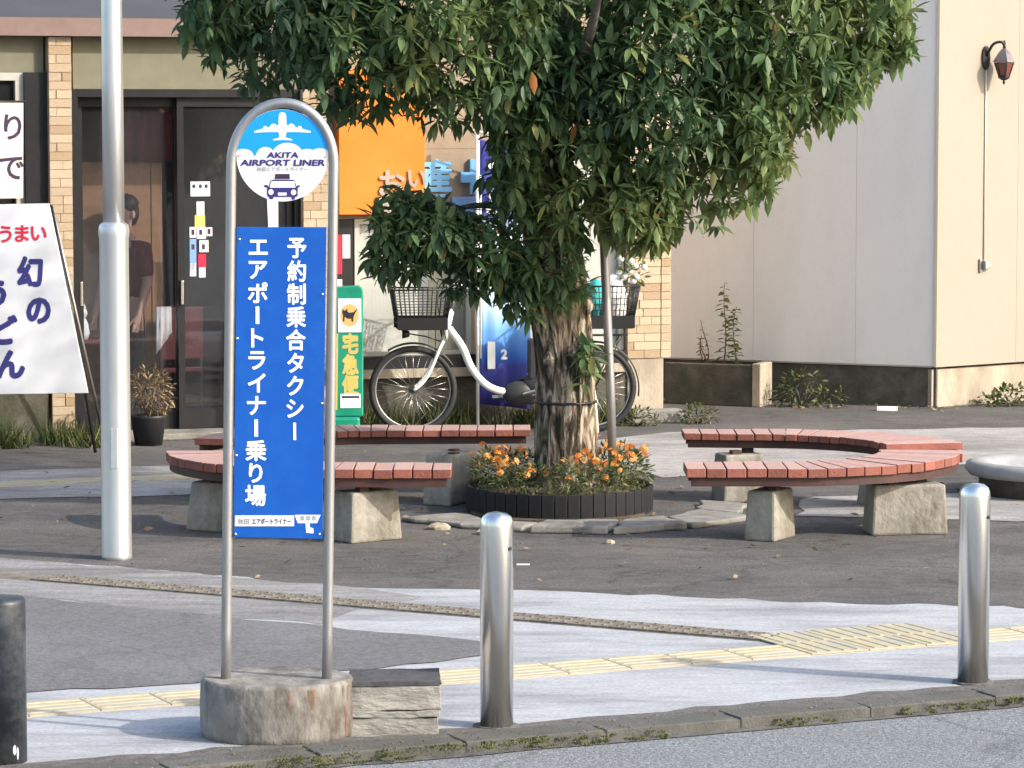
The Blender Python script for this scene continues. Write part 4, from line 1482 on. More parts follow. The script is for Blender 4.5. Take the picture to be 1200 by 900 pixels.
# windows right of the entrance
part('slit_panel', 'frame_dark', 1.445, 1.655, 0.06, 0.12, 0.567, 1.618)
for (x0, x1, z0, z1, mt) in ((1.50, 1.56, 1.20, 1.50, 'print_red'), (1.565, 1.625, 1.32, 1.50, 'sign_white'), (1.48, 1.56, 0.98, 1.16, 'sign_white')):
    part('poster', mt, x0, x1, 0.052, 0.058, z0, z1)
w1 = MB().box(1.66, 1.70, 0.05, 0.14, 0.567, 1.618).box(2.56, 2.60, 0.05, 0.14, 0.567, 1.618).box(1.70, 2.56, 0.051, 0.139, 1.58, 1.618).box(1.70, 2.56, 0.051, 0.139, 0.567, 0.60)
w1 = w1.build('window', 'frame_pale', shop)
MB().box(1.70, 2.56, 0.085, 0.091, 0.60, 1.58).build('pane', 'glass_clear', w1)
MB().box(1.70, 2.27, 0.11, 0.118, 0.60, 1.58).build('blind', 'blind', w1)
MB().box(2.275, 2.56, 0.112, 0.119, 0.60, 1.58).build('blind', 'blind_warm', w1)
w2 = MB().box(2.725, 2.765, 0.05, 0.14, 0.567, 2.148).box(3.83, 3.872, 0.05, 0.14, 0.567, 2.148).box(2.765, 3.83, 0.051, 0.139, 2.11, 2.148).box(2.765, 3.83, 0.051, 0.139, 0.567, 0.60).box(3.28, 3.32, 0.052, 0.138, 0.60, 2.11)
w2 = w2.build('window', 'frame_pale', shop)
MB().box(2.765, 3.83, 0.085, 0.091, 0.60, 2.11).build('pane', 'glass_clear', w2)
MB().box(2.765, 3.28, 0.11, 0.118, 0.60, 2.11).build('blind', 'blind', w2)
MB().box(3.32, 3.83, 0.11, 0.118, 0.60, 2.11).build('blind', 'blind', w2)
part('front_wall', 'shop_wall', 2.602, 2.723, 0.06, 0.3, 0.567, 1.618)

# inside the entrance ------------------------------------------------------
bp = thing('wooden_partition', 'tall brown wooden partition board standing inside the shop entrance', 'partition', F(0.03, 0.78, 0.03), FA)
MB().box(-0.42, 0.22, 0, 0.03, 0.02, 2.02).build('panel', 'brown_board', bp, bevel=.004)
MB().box(0.225, 0.31, -.005, 0.03, 0.0, 2.02).build('post', 'brown_board', bp, bevel=.004)
MB().box(-0.47, -0.425, -.005, 0.03, 0.0, 2.02).build('post', 'brown_board', bp, bevel=.004)
rc = thing('red_curtain', 'dark red cloth curtain hanging above the wooden partition inside the shop', 'curtain', F(0.12, 0.70, 2.06), FA)
mb = MB()
vs = []
for k in range(25):
    x = -0.28 + 0.56 * k / 24
    y = 0.02 * sin(k * 1.3)
    vs += [(x, y, 0.0), (x, y, 0.95)]
mb.add(vs, [(2 * k, 2 * k + 2, 2 * k + 3, 2 * k + 1) for k in range(24)], True)
cu = mb.build('cloth', 'red_cloth', rc)
sm = cu.modifiers.new('thick', 'SOLIDIFY')
sm.thickness = 0.004
MB().tube([(-0.32, 0, 0.955), (0.32, 0, 0.955)], 0.012, 8).build('rod', 'frame_dark', rc)


def chair(loc, rz, label, mt):
    t = thing('dining_chair', label, 'chair', loc, rz, 'chairs inside the shop')
    MB().box(-.2, .2, -.2, .2, .42, .46).build('seat', mt, t, bevel=.01)
    MB().box(-.2, .2, .175, .205, .52, .92).build('backrest', mt, t, bevel=.012)
    for sx in (-1, 1):
        MB().tube([(sx * .18, -.18, 0), (sx * .17, -.17, .42)], .016, 8).build('leg', 'chair_black', t)
        MB().tube([(sx * .18, .2, 0), (sx * .18, .185, .45), (sx * .18, .19, .9)], .016, 8).build('leg', 'chair_black', t)
    return t


chair(F(0.62, 0.75, 0.03), FA + R(160), 'black dining chair behind the stickered right door leaf', 'chair_black')
chair(F(0.33, 0.62, 0.03), FA + R(200), 'dark red dining chair behind the door handles beside the person', 'chair_red')
tb = thing('dining_table', 'small dark table inside the entrance carrying a white cat ornament', 'table', F(-0.30, 0.50, 0.03), FA)
MB().box(-.22, .2, -.18, .18, .66, .69).build('tabletop', 'chair_red', tb, bevel=.005)
for sx in (-1, 1):
    for sy in (-1, 1):
        MB().box(sx * .17 - .016, sx * .17 + .016, sy * .14 - .016, sy * .14 + .016, 0, .66).build('leg', 'chair_black', tb)
vz = thing('cat_ornament', 'white ceramic cat ornament on the small table inside the door', 'ornament', F(-0.38, 0.45, 0.72), FA)
MB().lathe([(.055, 0), (.07, .05), (.06, .12), (.04, .16)], 16).ball((0, 0, .20), .055, .05, .05, 14, 9).build('body', 'print_white', vz)
for sx in (-1, 1):
    MB().lathe([(.016, 0), (.002, .035)], 8, (sx * .03, 0, .235)).build('ear', 'print_white', vz)
bgt = thing('white_hanging_cloth', 'white cloth draped over the back of a dark red chair inside', 'cloth', F(0.27, 0.39, 0.60), FA)
mb = MB()
vs = []
for k in range(9):
    x = -0.09 + 0.12 * k / 8
    y = -0.03 + 0.008 * sin(k * 2.0)
    vs += [(x, y, 0.0 + .02 * k), (x * .9, y, 0.36)]
mb.add(vs, [(2 * k, 2 * k + 2, 2 * k + 3, 2 * k + 1) for k in range(8)], True)
c2 = mb.build('cloth', 'white_cloth', bgt)
c2.modifiers.new('thick', 'SOLIDIFY').thickness = 0.01


# person ------------------------------------------------------------------
def skin_mesh(name, verts, edges, radii, mt, parent, root=0, sub=2):
    me = bpy.data.meshes.new(name)
    me.from_pydata(verts, edges, [])
    o = link(name, me, parent)
    me.materials.append(M[mt])
    sk = o.modifiers.new('skin', 'SKIN')
    sk.use_smooth_shade = True
    lay = me.skin_vertices[0] if me.skin_vertices else None
    if lay is None:
        bm = bmesh.new()
        bm.from_mesh(me)
        bm.verts.layers.skin.verify()
        bm.to_mesh(me)
        bm.free()
        lay = me.skin_vertices[0]
    for i, r_ in enumerate(radii):
        lay.data[i].radius = r_ if isinstance(r_, tuple) else (r_, r_)
        lay.data[i].use_root = (i == root)
    sb = o.modifiers.new('sub', 'SUBSURF')
    sb.levels = sub
    sb.render_levels = sub
    return o


per = thing('person', 'dark haired person in maroon shirt standing inside the shop before the partition', 'person', F(0.0, 0.56, 0.03), FA + R(-55))
V_, E_, R_ = [], [], []


def jv(p_, r_, to=None):
    V_.append(p_)
    R_.append(r_)
    if to is not None:
        E_.append((to, len(V_) - 1))
    return len(V_) - 1


pel = jv((0, 0, .92), (.15, .11))
wst = jv((0, 0, 1.06), (.135, .10), pel)
chs = jv((0, .0, 1.25), (.155, .11), wst)
shl = jv((0, .01, 1.38), (.12, .085), chs)
nk = jv((0, .01, 1.46), .052, shl)
nk2 = jv((0, -.01, 1.53), .05, nk)
hd1 = jv((0, -.02, 1.60), (.068, .08), nk2)
hd2 = jv((0, -.01, 1.67), (.074, .092), hd1)
hd3 = jv((0, 0.0, 1.73), (.05, .062), hd2)
for sx in (-1, 1):
    s1 = jv((sx * .17, .01, 1.37), .058, shl)
    e1 = jv((sx * .22, .0, 1.12), .043, s1)
    w1_ = jv((sx * .22, -.10, .90), .028, e1)
    h1 = jv((sx * .215, -.125, .84), (.024, .036), w1_)
    for k in range(4):
        f1 = jv((sx * .215, -.165 + k * .020, .785 - .004 * abs(k - 1)), .0088, h1)
        f2 = jv((sx * .208, -.170 + k * .018, .745 - .004 * abs(k - 1)), .0075, f1)
    t1 = jv((sx * .19, -.165, .82), .010, h1)
    jv((sx * .185, -.185, .79), .0085, t1)
    hp = jv((sx * .085, 0, .85), .09, pel)
    kn = jv((sx * .10, -.015, .48), .058, hp)
    ak = jv((sx * .105, .015, .09), .038, kn)
    jv((sx * .115, -.14, .035), (.042, .03), ak)
body = skin_mesh('body', V_, E_, R_, 'skin', per)
nose = MB().add([(-.012, -.085, 1.60), (.012, -.085, 1.60), (0, -.118, 1.605), (0, -.085, 1.65)], [(0, 1, 2), (0, 2, 3), (1, 3, 2)], True).build('nose', 'skin', body)
for sx in (-1, 1):
    MB().ball((sx * .03, -.088, 1.645), .012, .008, .008, 10, 6).build('eye', 'eye', body)
    MB().ball((sx * .078, 0.0, 1.625), .012, .022, .032, 10, 6).build('ear', 'skin', body)
MB().ball((0, -.088, 1.565), .024, .008, .007, 10, 6).build('mouth', 'print_red', body)
hr = MB()
hr.ball((0, .012, 1.70), .090, .102, .082, 18, 12)
hr.ball((0, .055, 1.635), .075, .06, .10, 14, 10)
hr.v = [tuple(Vector(v) + noise.noise_vector(Vector(v) * 30) * .010) for v in hr.v]
hr.build('hair', 'hair', per)
skin_mesh('shirt', [(0, 0, .90), (0, 0, 1.06), (0, 0, 1.25), (0, .01, 1.38), (0, .01, 1.44), (-.17, .01, 1.37), (-.205, 0, 1.22), (-.216, 0, 1.14), (.17, .01, 1.37), (.205, 0, 1.22), (.216, 0, 1.14)],
          [(0, 1), (1, 2), (2, 3), (3, 4), (3, 5), (5, 6), (6, 7), (3, 8), (8, 9), (9, 10)],
          [(.168, .125), (.152, .115), (.172, .125), (.135, .098), (.066, .066), .072, .06, .056, .072, .06, .056], 'shirt', per)
skin_mesh('trousers', [(0, 0, .96), (0, 0, .88), (-.085, 0, .82), (-.10, -.015, .48), (-.105, .01, .10), (.085, 0, .82), (.10, -.015, .48), (.105, .01, .10)],
          [(0, 1), (1, 2), (2, 3), (3, 4), (1, 5), (5, 6), (6, 7)], [(.155, .118), (.165, .122), .10, .072, .058, .10, .072, .058], 'trousers', per)

# ==================================================================== THINGS BY THE SHOP FRONT
# udon board
ub = thing('advertising_board', 'white trapezoid board with red and navy brush lettering leaning on metal legs', 'sign', (-3.80, 23.66, 0), R(0))
LEAN = R(9)


def ubp(x, z, off=0.0):                  # on the leaning face
    return (x, (z - 0.1) * math.sin(LEAN) - off * cos(LEAN), z)


pb = [(-0.77, 0.405), (0.77, 0.425), (0.475, 1.775), (-0.475, 1.755)]
mb = MB()
mb.add([ubp(x, z) for x, z in pb] + [(p_[0], p_[1] + .03, p_[2]) for p_ in [ubp(x, z) for x, z in pb]],
       [(0, 1, 2, 3), (7, 6, 5, 4), (0, 4, 5, 1), (1, 5, 6, 2), (2, 6, 7, 3), (3, 7, 4, 0)])
bo = mb.build('panel', 'sign_white', ub, bevel=.004)
for sx in (-1, 1):
    MB().tube([(sx * .82, .035, 0), (sx * .66, .17, .9), (sx * .485, .30, 1.76)], .012, 8).build('leg', 'frame_dark', ub)
    MB().tube([(sx * .80, .75, 0), (sx * .50, .32, 1.70)], .012, 8).build('leg', 'galv', ub)


def brush(text, cxx, czz, s_, mt, sx=1.0, rot=0.0, bold=.03):
    for k, ch in enumerate(text):
        mb_ = MB()
        vs_, fs_ = glyph(ch, bold)
        c_ = ((min(v[0] for v in vs_) + max(v[0] for v in vs_)) / 2, (min(v[1] for v in vs_) + max(v[1] for v in vs_)) / 2)
        mb_.add([ubp(cxx[k] + ((v[0] - c_[0]) * cos(rot) - (v[1] - c_[1]) * sin(rot)) * s_ * sx, czz[k] + ((v[1] - c_[1]) * cos(rot) + (v[0] - c_[0]) * sin(rot)) * s_, .0025 - v[2]) for v in vs_], fs_)
        mb_.build('character', mt, bo)


brush('うまい', (0.165, 0.285, 0.405), (1.555, 1.56, 1.56), .135, 'print_red')
brush('幻の', (0.345, 0.41), (1.29, 1.01), .225, 'print_navy', 0.85, bold=.05)
brush('うどん', (0.10, 0.165, 0.215), (1.13, 0.875, 0.63), .225, 'print_navy', 0.95, bold=.05)
brush('手打', (-0.28, -0.26), (1.20, 0.85), .30, 'print_navy', 0.95, bold=.05)

# paper banner at the left window
pb_ = thing('paper_banner', 'pale pink paper banner with brush writing hung before the left window', 'banner', F(-1.06, -0.03, 1.8), FA)
MB().slab_xz([(-.42, 0), (.155, 0.0), (.165, .70), (-.42, .70)], -.002, .002).build('paper', mat('banner_paper', (0.62, 0.54, 0.50), 0.8, var=.08, scale=6), pb_)
for ch, x, z in (('り', .085, .52), ('で', .07, .22)):
    mb = MB()
    set_type(mb, ch, x, z, .21, -.0035, True, bold=.02)
    mb.build('character', 'print_ink', pb_)
mb = MB().tube([(-.45, 0, .705), (.19, 0, .705)], .008, 8).build('hanger', 'frame_dark', pb_)

# parcel counter sign (green)
gx = thing('parcel_sign', 'green plastic parcel service stand with black cat emblem and yellow lettering', 'sign', (-1.235, 24.72, 0), R(4))
MB().slab_xz([(-.125, .17), (.125, .17), (.128, 1.10), (.118, 1.135), (.09, 1.145), (-.095, 1.135), (-.122, 1.12), (-.125, 1.09)], -.05, .05).build('body', 'green', gx, bevel=.01)
MB().box(-.16, .10, -.10, .12, 0, .168).build('foot', 'green', gx, bevel=.02)
pn = MB().slab_xz([(-.06, .80), (.112, .80), (.112, 1.05), (-.06, 1.05)], -.054, -.0505).build('white_square', 'print_white', gx)
mb = MB()
flat(mb, disc_pts(.026, .925, .07, .085, 24), -.0548)
mb.build('oval_print', 'oval', pn)
cat = [(-.05, .885), (-.038, .885), (-.036, .92), (-.015, .905), (.012, .905), (.016, .882), (.028, .882), (.03, .918), (.042, .948), (.058, .972), (.05, .975), (.032, .955), (.0, .950),
       (-.015, .958), (-.016, .985), (-.028, .968), (-.042, .968), (-.052, .985), (-.054, .95), (-.048, .93)]
mb = MB()
flat(mb, [(x + .025, z - .005) for x, z in cat], -.0554)
mb.build('cat_print', 'print_black', pn)
mb = MB()
flat(mb, [(-.092, .22), (-.068, .22), (-.06, .79), (-.084, .79)], -.0512)
for k, ch in enumerate('宅急便'):
    set_type(mb, ch, .03, .715 - k * .155, .155, -.0512, True, bold=.05, sx=.8)
mb.build('lettering', 'yellow', gx)
nt_ = MB().slab_xz([(-.045, .235), (.105, .235), (.105, .34), (-.045, .34)], -.053, -.0505).build('label_panel', 'print_white', gx)
mb = MB()
flat(mb, [(-.035, .308), (.095, .308), (.095, .325), (-.035, .325)], -.0536)
mb.build('print_mark', 'print_ink', nt_)

# nobori flag ---------------------------------------------------------------
nb = thing('nobori_flag', 'tall blue nobori banner with white writing on thin white pole', 'flag', (-0.263, 25.42, 0), R(14))
MB().tube([(0, 0, 0), (0, 0, 2.34)], .013, 10).build('pole', 'print_white', nb)
MB().tube([(-.08, 0, 2.30), (.40, 0, 2.21)], .007, 8).build('crossbar', 'print_white', nb)
MB().tube([(.022, -.01, .55), (.022, -.01, 1.95)], .008, 8).build('pole_clip', 'print_white', nb)
fl_m = bpy.data.materials.new('flag_print')
fl_m.use_nodes = True
N_, L_ = fl_m.node_tree.nodes, fl_m.node_tree.links
b_ = N_['Principled BSDF']
b_.inputs['Roughness'].default_value = .8
tc_ = N_.new('ShaderNodeTexCoord')
sp_ = N_.new('ShaderNodeSeparateXYZ')
L_.new(tc_.outputs['Object'], sp_.inputs[0])
mr_ = N_.new('ShaderNodeMapRange')
mr_.inputs['From Min'].default_value = .2
mr_.inputs['From Max'].default_value = 2.2
L_.new(sp_.outputs['Z'], mr_.inputs[0])
rp_ = N_.new('ShaderNodeValToRGB')
e_ = rp_.color_ramp.elements
e_[0].position, e_[0].color = 0.0, list(srgb(40, 40, 120)) + [1]
e_[1].position, e_[1].color = 1.0, list(srgb(40, 44, 130)) + [1]
for p_, c_ in ((.14, (60, 66, 150)), (.18, (52, 104, 190)), (.28, (100, 156, 220)), (.42, (200, 218, 235)), (.62, (205, 218, 235)), (.74, (70, 76, 160))):
    q_ = e_.new(p_)
    q_.color = list(srgb(*c_)) + [1]
L_.new(mr_.outputs[0], rp_.inputs[0])
L_.new(rp_.outputs[0], b_.inputs['Base Color'])
mb = MB()
vs = []
nx, nz = 12, 20
for j in range(nz + 1):
    for i in range(nx + 1):
        x, z = .02 + .40 * i / nx, .20 + 2.02 * j / nz
        vs.append((x, (.012 * sin(i * 1.1 + j * .18) + .006 * sin(i * 2.3 - j * .4)) * min(1, i / 3), z - .05 * i / nx))
mb.add(vs, [(j * (nx + 1) + i, j * (nx + 1) + i + 1, (j + 1) * (nx + 1) + i + 1, (j + 1) * (nx + 1) + i) for j in range(nz) for i in range(nx)], True)
fo_ = mb.build('cloth', fl_m, nb)
fo_.modifiers.new('thick', 'SOLIDIFY').thickness = .003
mb = MB()
for k, ch in enumerate('うどん'):
    set_type(mb, ch, .16, 2.0 - k * .25, .24, -.035, True, bold=.04)
set_type(mb, '2', .20, .58, .10, -.035, True, bold=.05)
flat(mb, [(.07, .47), (.13, .47), (.13, .68), (.07, .68)], -.035)
mb.build('lettering', 'print_white', nb)


# bicycle --------------------------------------------------------------------
bk = thing('bicycle', 'white step-through electric bicycle with black wire baskets parked behind the tree', 'bicycle', (0.615, 25.26, 0), pi + R(7))
# local +x = forward, z up; rear hub at (0, 0, WR)
WR = 0.335
FH = 1.375


def wheel(hx, name='wheel'):
    w_ = MB().torus((hx, 0, WR), WR - .024, .025, 'y', 56, 8).build(name, 'tyre', bk)
    MB().torus((hx, 0, WR), WR - .050, .008, 'y', 56, 6).build('rim', 'galv', w_)
    mb_ = MB()
    for k in range(28):
        a = 2 * pi * k / 28
        b0 = a + (0.5 if k % 2 else -0.5)
        sy = .03 if k % 4 < 2 else -.03
        mb_.tube([(hx + .025 * cos(b0), sy, WR + .025 * sin(b0)), (hx + (WR - .045) * cos(a), 0, WR + (WR - .045) * sin(a))], .0014, 4)
    mb_.build('spokes', 'chrome', w_)
    h_ = MB().lathe([(.028, -.045), (.02, -.03), (.02, .03), (.028, .045)], 14).build('hub', 'motor', w_)
    h_.location = (hx, 0, WR)
    h_.rotation_euler = (R(90), 0, 0)
    return w_


wheel(0)
wheel(FH)


def spl(pts, n_=24):
    P_ = [Vector(p_) for p_ in pts]
    P_ = [P_[0] * 2 - P_[1]] + P_ + [P_[-1] * 2 - P_[-2]]
    out = []
    for i in range(1, len(P_) - 2):
        for k in range(n_ // (len(P_) - 3)):
            t_ = k / (n_ // (len(P_) - 3))
            a, b, c, d = P_[i - 1:i + 3]
            out.append(.5 * ((2 * b) + (c - a) * t_ + (2 * a - 5 * b + 4 * c - d) * t_ ** 2 + (3 * b - a - 3 * c + d) * t_ ** 3))
    out.append(P_[-2])
    return out


fm = MB()
fm.tube(spl([(1.10, 0, .80), (1.0, 0, .66), (.93, 0, .50), (.82, 0, .37), (.68, 0, .315), (.52, 0, .33)], 40), .029, 14)
fm.tube([(.52, 0, .30), (.46, 0, .55), (.40, 0, .80)], .018, 10)
for sy in (-1, 1):
    fm.tube([(.50, sy * .03, .29), (.25, sy * .055, .31), (0, sy * .065, WR)], .011, 8)
    fm.tube([(.44, sy * .02, .62), (.2, sy * .055, .48), (0, sy * .065, WR)], .009, 8)
fm.build('frame', 'bike_white', bk)
MB().tube([(1.085, 0, .93), (1.14, 0, .70)], .025, 14).build('head_tube', 'bike_white', bk)
fk = MB()
for sy in (-1, 1):
    fk.tube(spl([(1.145, sy * .02, .70), (1.18, sy * .055, .64), (1.24, sy * .06, .50), (1.30, sy * .06, .40), (FH, sy * .058, WR)], 20), [.014] * 21 if False else .0125, 8)
fk.build('fork', 'bike_white', bk)
for hx, a0, a1 in ((FH, 58, 150), (0, 10, 190)):
    fd = MB()
    pts = []
    for k in range(25):
        a = R(a0 + (a1 - a0) * k / 24)
        pts.append((hx + (WR + .022) * cos(a), (WR + .022) * sin(a) + WR))
    vs = []
    for (x, z) in pts:
        vs += [(x, -.027, z - .006), (x, 0, z + .006), (x, .027, z - .006)]
    fd.add(vs, [f for k in range(24) for f in ((3 * k, 3 * k + 1, 3 * k + 4, 3 * k + 3), (3 * k + 1, 3 * k + 2, 3 * k + 5, 3 * k + 4))], True)
    fd.build('mudguard', 'motor', bk).modifiers.new('thick', 'SOLIDIFY').thickness = .003
MB().ball((.56, 0, .30), .135, .06, .095, 18, 10).ball((.44, 0, .36), .10, .055, .11, 16, 10).build('motor', 'motor', bk)
cw = MB().lathe([(.082, -.004), (.086, 0), (.082, .004)], 24).build('chainring', 'chrome', bk)
cw.location = (.55, -.068, .30)
cw.rotation_euler = (R(90), 0, 0)
cm = MB().tube([(.55, -.085, .30), (.71, -.095, .265)], .012, 8).tube([(.55, .085, .30), (.39, .095, .345)], .012, 8).build('crank', 'chrome', bk)
MB().box(.66, .76, -.20, -.10, .255, .28).box(.34, .44, .10, .20, .335, .36).build('pedal', 'chrome', bk, bevel=.005)
MB().box(.36, .50, -.05, .05, .40, .72).build('battery', 'motor', bk, bevel=.02)
MB().tube([(.40, 0, .78), (.37, 0, .88)], .014, 10).build('seat_post', 'chrome', bk)
sd = MB().ball((.33, 0, .905), .14, .085, .04, 16, 8).ball((.45, 0, .91), .10, .032, .03, 14, 8).build('saddle', 'saddle', bk)
MB().tube([(1.09, 0, .90), (1.06, 0, 1.04), (1.05, 0, 1.09)], .014, 10).build('stem', 'chrome', bk)
for sy in (-1, 1):
    hb = MB().tube(spl([(1.05, 0, 1.09), (1.09, sy * .10, 1.11), (1.02, sy * .24, 1.12), (.86, sy * .28, 1.08)], 18), .011, 8).build('handlebar', 'chrome', bk)
    MB().tube([(.96, sy * .262, 1.105), (.83, sy * .286, 1.07)], .017, 10).build('grip', 'motor', hb)
    MB().tube([(1.0, sy * .25, 1.10), (.90, sy * .30, 1.06)], .006, 6).build('brake_lever', 'chrome', hb)


def basket(x0, x1, z0, z1, flare, hw, name='basket', nx=12, ny=9, nz=7):
    """Open wire basket, wider at the top."""
    mb_ = MB()

    def ring(t_, rr):
        f_ = flare * t_
        return [(x0 - f_, -hw - f_, z0 + (z1 - z0) * t_), (x1 + f_, -hw - f_, z0 + (z1 - z0) * t_), (x1 + f_, hw + f_, z0 + (z1 - z0) * t_), (x0 - f_, hw + f_, z0 + (z1 - z0) * t_)]
    for k in range(nz + 1):
        q = ring(k / nz, 0)
        r_ = .007 if k == nz else (.0045 if k < 3 else .0028)
        for i in range(4):
            mb_.tube([q[i], q[(i + 1) % 4]], r_, 5)
    q0, q1 = ring(0, 0), ring(1, 0)
    for i in range(4):
        m_ = nx if i % 2 == 0 else ny
        for k in range(m_):
            t_ = k / m_
            a = Vector(q0[i]).lerp(Vector(q0[(i + 1) % 4]), t_)
            b = Vector(q1[i]).lerp(Vector(q1[(i + 1) % 4]), t_)
            mb_.tube([a, b], .0042, 5)
    mb_.box(x0, x1, -hw, hw, z0 - .004, z0 + .004)
    mb_.box(x0 - flare * .33, x1 + flare * .33, -hw - flare * .33 - .004, -hw - flare * .33, z0, z0 + (z1 - z0) * .30)
    mb_.box(x0 - flare * .33, x1 + flare * .33, hw + flare * .33, hw + flare * .33 + .004, z0, z0 + (z1 - z0) * .30)
    return mb_.build(name, 'wire', bk)


basket(1.14, 1.49, .80, 1.10, .045, .15)
basket(-.28, .04, .80, 1.12, .05, .15)
MB().tube([(1.16, 0, .80), (1.145, 0, .72)], .012, 8).build('basket_stay', 'wire', bk)
rk = MB().box(-.26, .26, -.06, .06, .735, .745)
for sy in (-1, 1):
    rk.tube([(-.22, sy * .06, .74), (0, sy * .07, WR)], .006, 6).tube([(.22, sy * .06, .74), (0, sy * .07, WR)], .006, 6)
    rk.tube([(-.1, sy * .06, .74), (-.1, sy * .06, .80)], .006, 6)
rk.build('rear_rack', 'wire', bk)
hl = MB().lathe([(.02, 0), (.032, .03), (.034, .055)], 14).build('headlight', 'motor', bk)
hl.location = (1.40, 0, .76)
hl.rotation_euler = (0, R(90), 0)
MB().tube([(1.40, 0, .76), (1.28, 0, .74), (1.16, 0, .70)], .006, 6).build('headlight_bracket', 'wire', bk)
MB().slab_xz([(.0, .27), (.55, .20), (.66, .25), (.66, .36), (.55, .41), (.0, .385), (-.06, .33)], -.082, -.066).build('chain_case', 'motor', bk, bevel=.01)
for sy, tgt in ((-1, (1.20, -.05, .60)), (1, (1.12, .03, .70))):
    MB().tube(spl([(1.0, sy * .25, 1.10), (1.16, sy * .14, 1.16), (1.19, sy * .05, .98), tgt], 20), .0035, 5).build('cable', 'wire', bk)
ks = MB()
for sy in (-1, 1):
    ks.tube([(0, sy * .075, WR - .01), (-.02, sy * .13, .02), ], .010, 8)
ks.tube([(-.02, -.13, .015), (-.02, .13, .015)], .010, 8)
ks.tube([(-.02, -.13, .015), (-.16, -.12, .012)], .008, 6)
ks.build('kickstand', 'bike_white', bk)
MB().box(.10, .14, -.03, .03, .66, .70).build('wheel_lock', 'chrome', bk, bevel=.005)
# things carried in the rear basket (things of their own)
cb = Matrix.Translation(bk.location) @ Matrix.Rotation(pi + R(7), 4, 'Z')


def onbike(x, y, z):
    return cb @ Vector((x, y, z))


bag = thing('white_bag', 'crumpled white plastic bag sticking out of the rear bicycle basket', 'bag', onbike(-.16, 0, .81))
mb = MB().ball((0, 0, .20), .10, .11, .20, 16, 12)
mb.v = [tuple(Vector(v) + noise.noise_vector(Vector(v) * 12) * .022) for v in mb.v]
mb.build('bag', 'white_cloth', bag)
bag2 = thing('teal_bundle', 'teal cloth bundle in the rear bicycle basket beside the white bag', 'bundle', onbike(-.02, -.02, .81))
mb = MB().ball((0, 0, .18), .075, .10, .18, 14, 10)
mb.v = [tuple(Vector(v) + noise.noise_vector(Vector(v) * 12) * .018) for v in mb.v]
mb.build('bundle', 'teal_cloth', bag2)
sk_ = thing('white_flowers', 'bunch of white blossoms with dark leaves poking from the rear basket', 'flowers', onbike(-.25, 0, .82))
link('leaves', leafy_mesh('leaves', [(0.06, 0, .40, .10, .08, .10)], 60, .07, .03, 'leaf', random.Random(4)), sk_)
mb = MB()
rg = random.Random(8)
for k in range(12):
    c_ = (rg.uniform(-.06, .14), rg.uniform(-.08, .02), rg.uniform(.32, .50))
    mb.ball(c_, .026, .026, .024, 8, 5)
mb.build('blossom', 'white_cloth', sk_)
mb = MB()
for k in range(5):
    mb.tube([(0, 0, .02), (rg.uniform(-.05, .12), rg.uniform(-.05, .05), .40)], .004, 5)
mb.build('stem', 'limb', sk_)

# pot plant by the door ---------------------------------------------------
pt = thing('potted_shrub', 'round dry brown shrub in dark pot standing beside the glass entrance', 'plant', (-2.66, 24.25, 0))
MB().lathe([(.10, 0), (.13, .20), (.14, .22), (.12, .22), (.11, .19)], 20).build('pot', 'chair_black', pt)
link('foliage', leafy_mesh('foliage', [(0, 0, .42, .16, .15, .15), (.06, 0, .36, .12, .12, .14)], 620, .055, .013, 'dry', random.Random(2)), pt)
mb = MB()
for k in range(7):
    a = k * .9
    mb.tube([(0, 0, .18), (.08 * cos(a), .08 * sin(a), .42)], .006, 5)
mb.build('stem', 'limb', pt)

# ==================================================================== BUILDING ON THE RIGHT
BO = Vector((3.485, 27.353, 0))
sb_ = thing('corner_building', 'plain building corner with shaded grey siding and sunlit cream siding', 'building', BO)
GA, CA = R(155), R(38)


def wallbox(ang, u0, u1, w0, w1, z0, z1, name, mt, parent=None, bevel=0.0):
    """u along the wall from the corner, w away from the viewer's side."""
    side = 1 if ang < pi / 2 else -1
    d = Vector((cos(ang), sin(ang)))
    nrm = Vector((-sin(ang), cos(ang))) * side
    q = [d * u0 + nrm * w0, d * u1 + nrm * w0, d * u1 + nrm * w1, d * u0 + nrm * w1]
    q = [(p_.x, p_.y) for p_ in q]
    if side < 0:
        q = q[::-1]
    return MB().prism(q, z0, z1).build(name, mt, parent or sb_, bevel)


HT = 6.5
us = [0.0, 0.692, 1.60, 2.51, 3.42, 4.33, 5.24]
for a, b in zip(us[:-1], us[1:]):
    wallbox(GA, a + .0012, b - .0012, 0.0, 0.03, .345, HT, 'siding_panel', 'siding_shade')
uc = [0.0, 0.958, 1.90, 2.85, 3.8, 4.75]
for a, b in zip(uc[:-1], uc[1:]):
    wallbox(CA, a + .0012, b - .0012, 0.0, 0.03, .335, HT, 'siding_panel', 'siding_sun')
wallbox(GA, 0.03, 5.24, 0.031, 0.2, 0.33, HT - .01, 'inner_wall', 'siding_shade')
wallbox(CA, 0.03, 4.75, 0.031, 0.2, 0.33, HT - .01, 'inner_wall', 'siding_sun')
MB().prism([(-.012, -.006), (.010, -.010), (.016, .012), (-.006, .014)], .34, HT).build('corner_trim', 'siding_sun', sb_)
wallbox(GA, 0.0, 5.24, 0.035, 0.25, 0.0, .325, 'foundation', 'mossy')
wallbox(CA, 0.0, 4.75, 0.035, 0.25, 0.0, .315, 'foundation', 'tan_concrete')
MB().prism([(-4.7, 2.0), (0, 0.05), (3.7, 2.9), (3.7, 8), (-4.7, 8)], HT, HT + .15).build('roof', 'mossy', sb_)


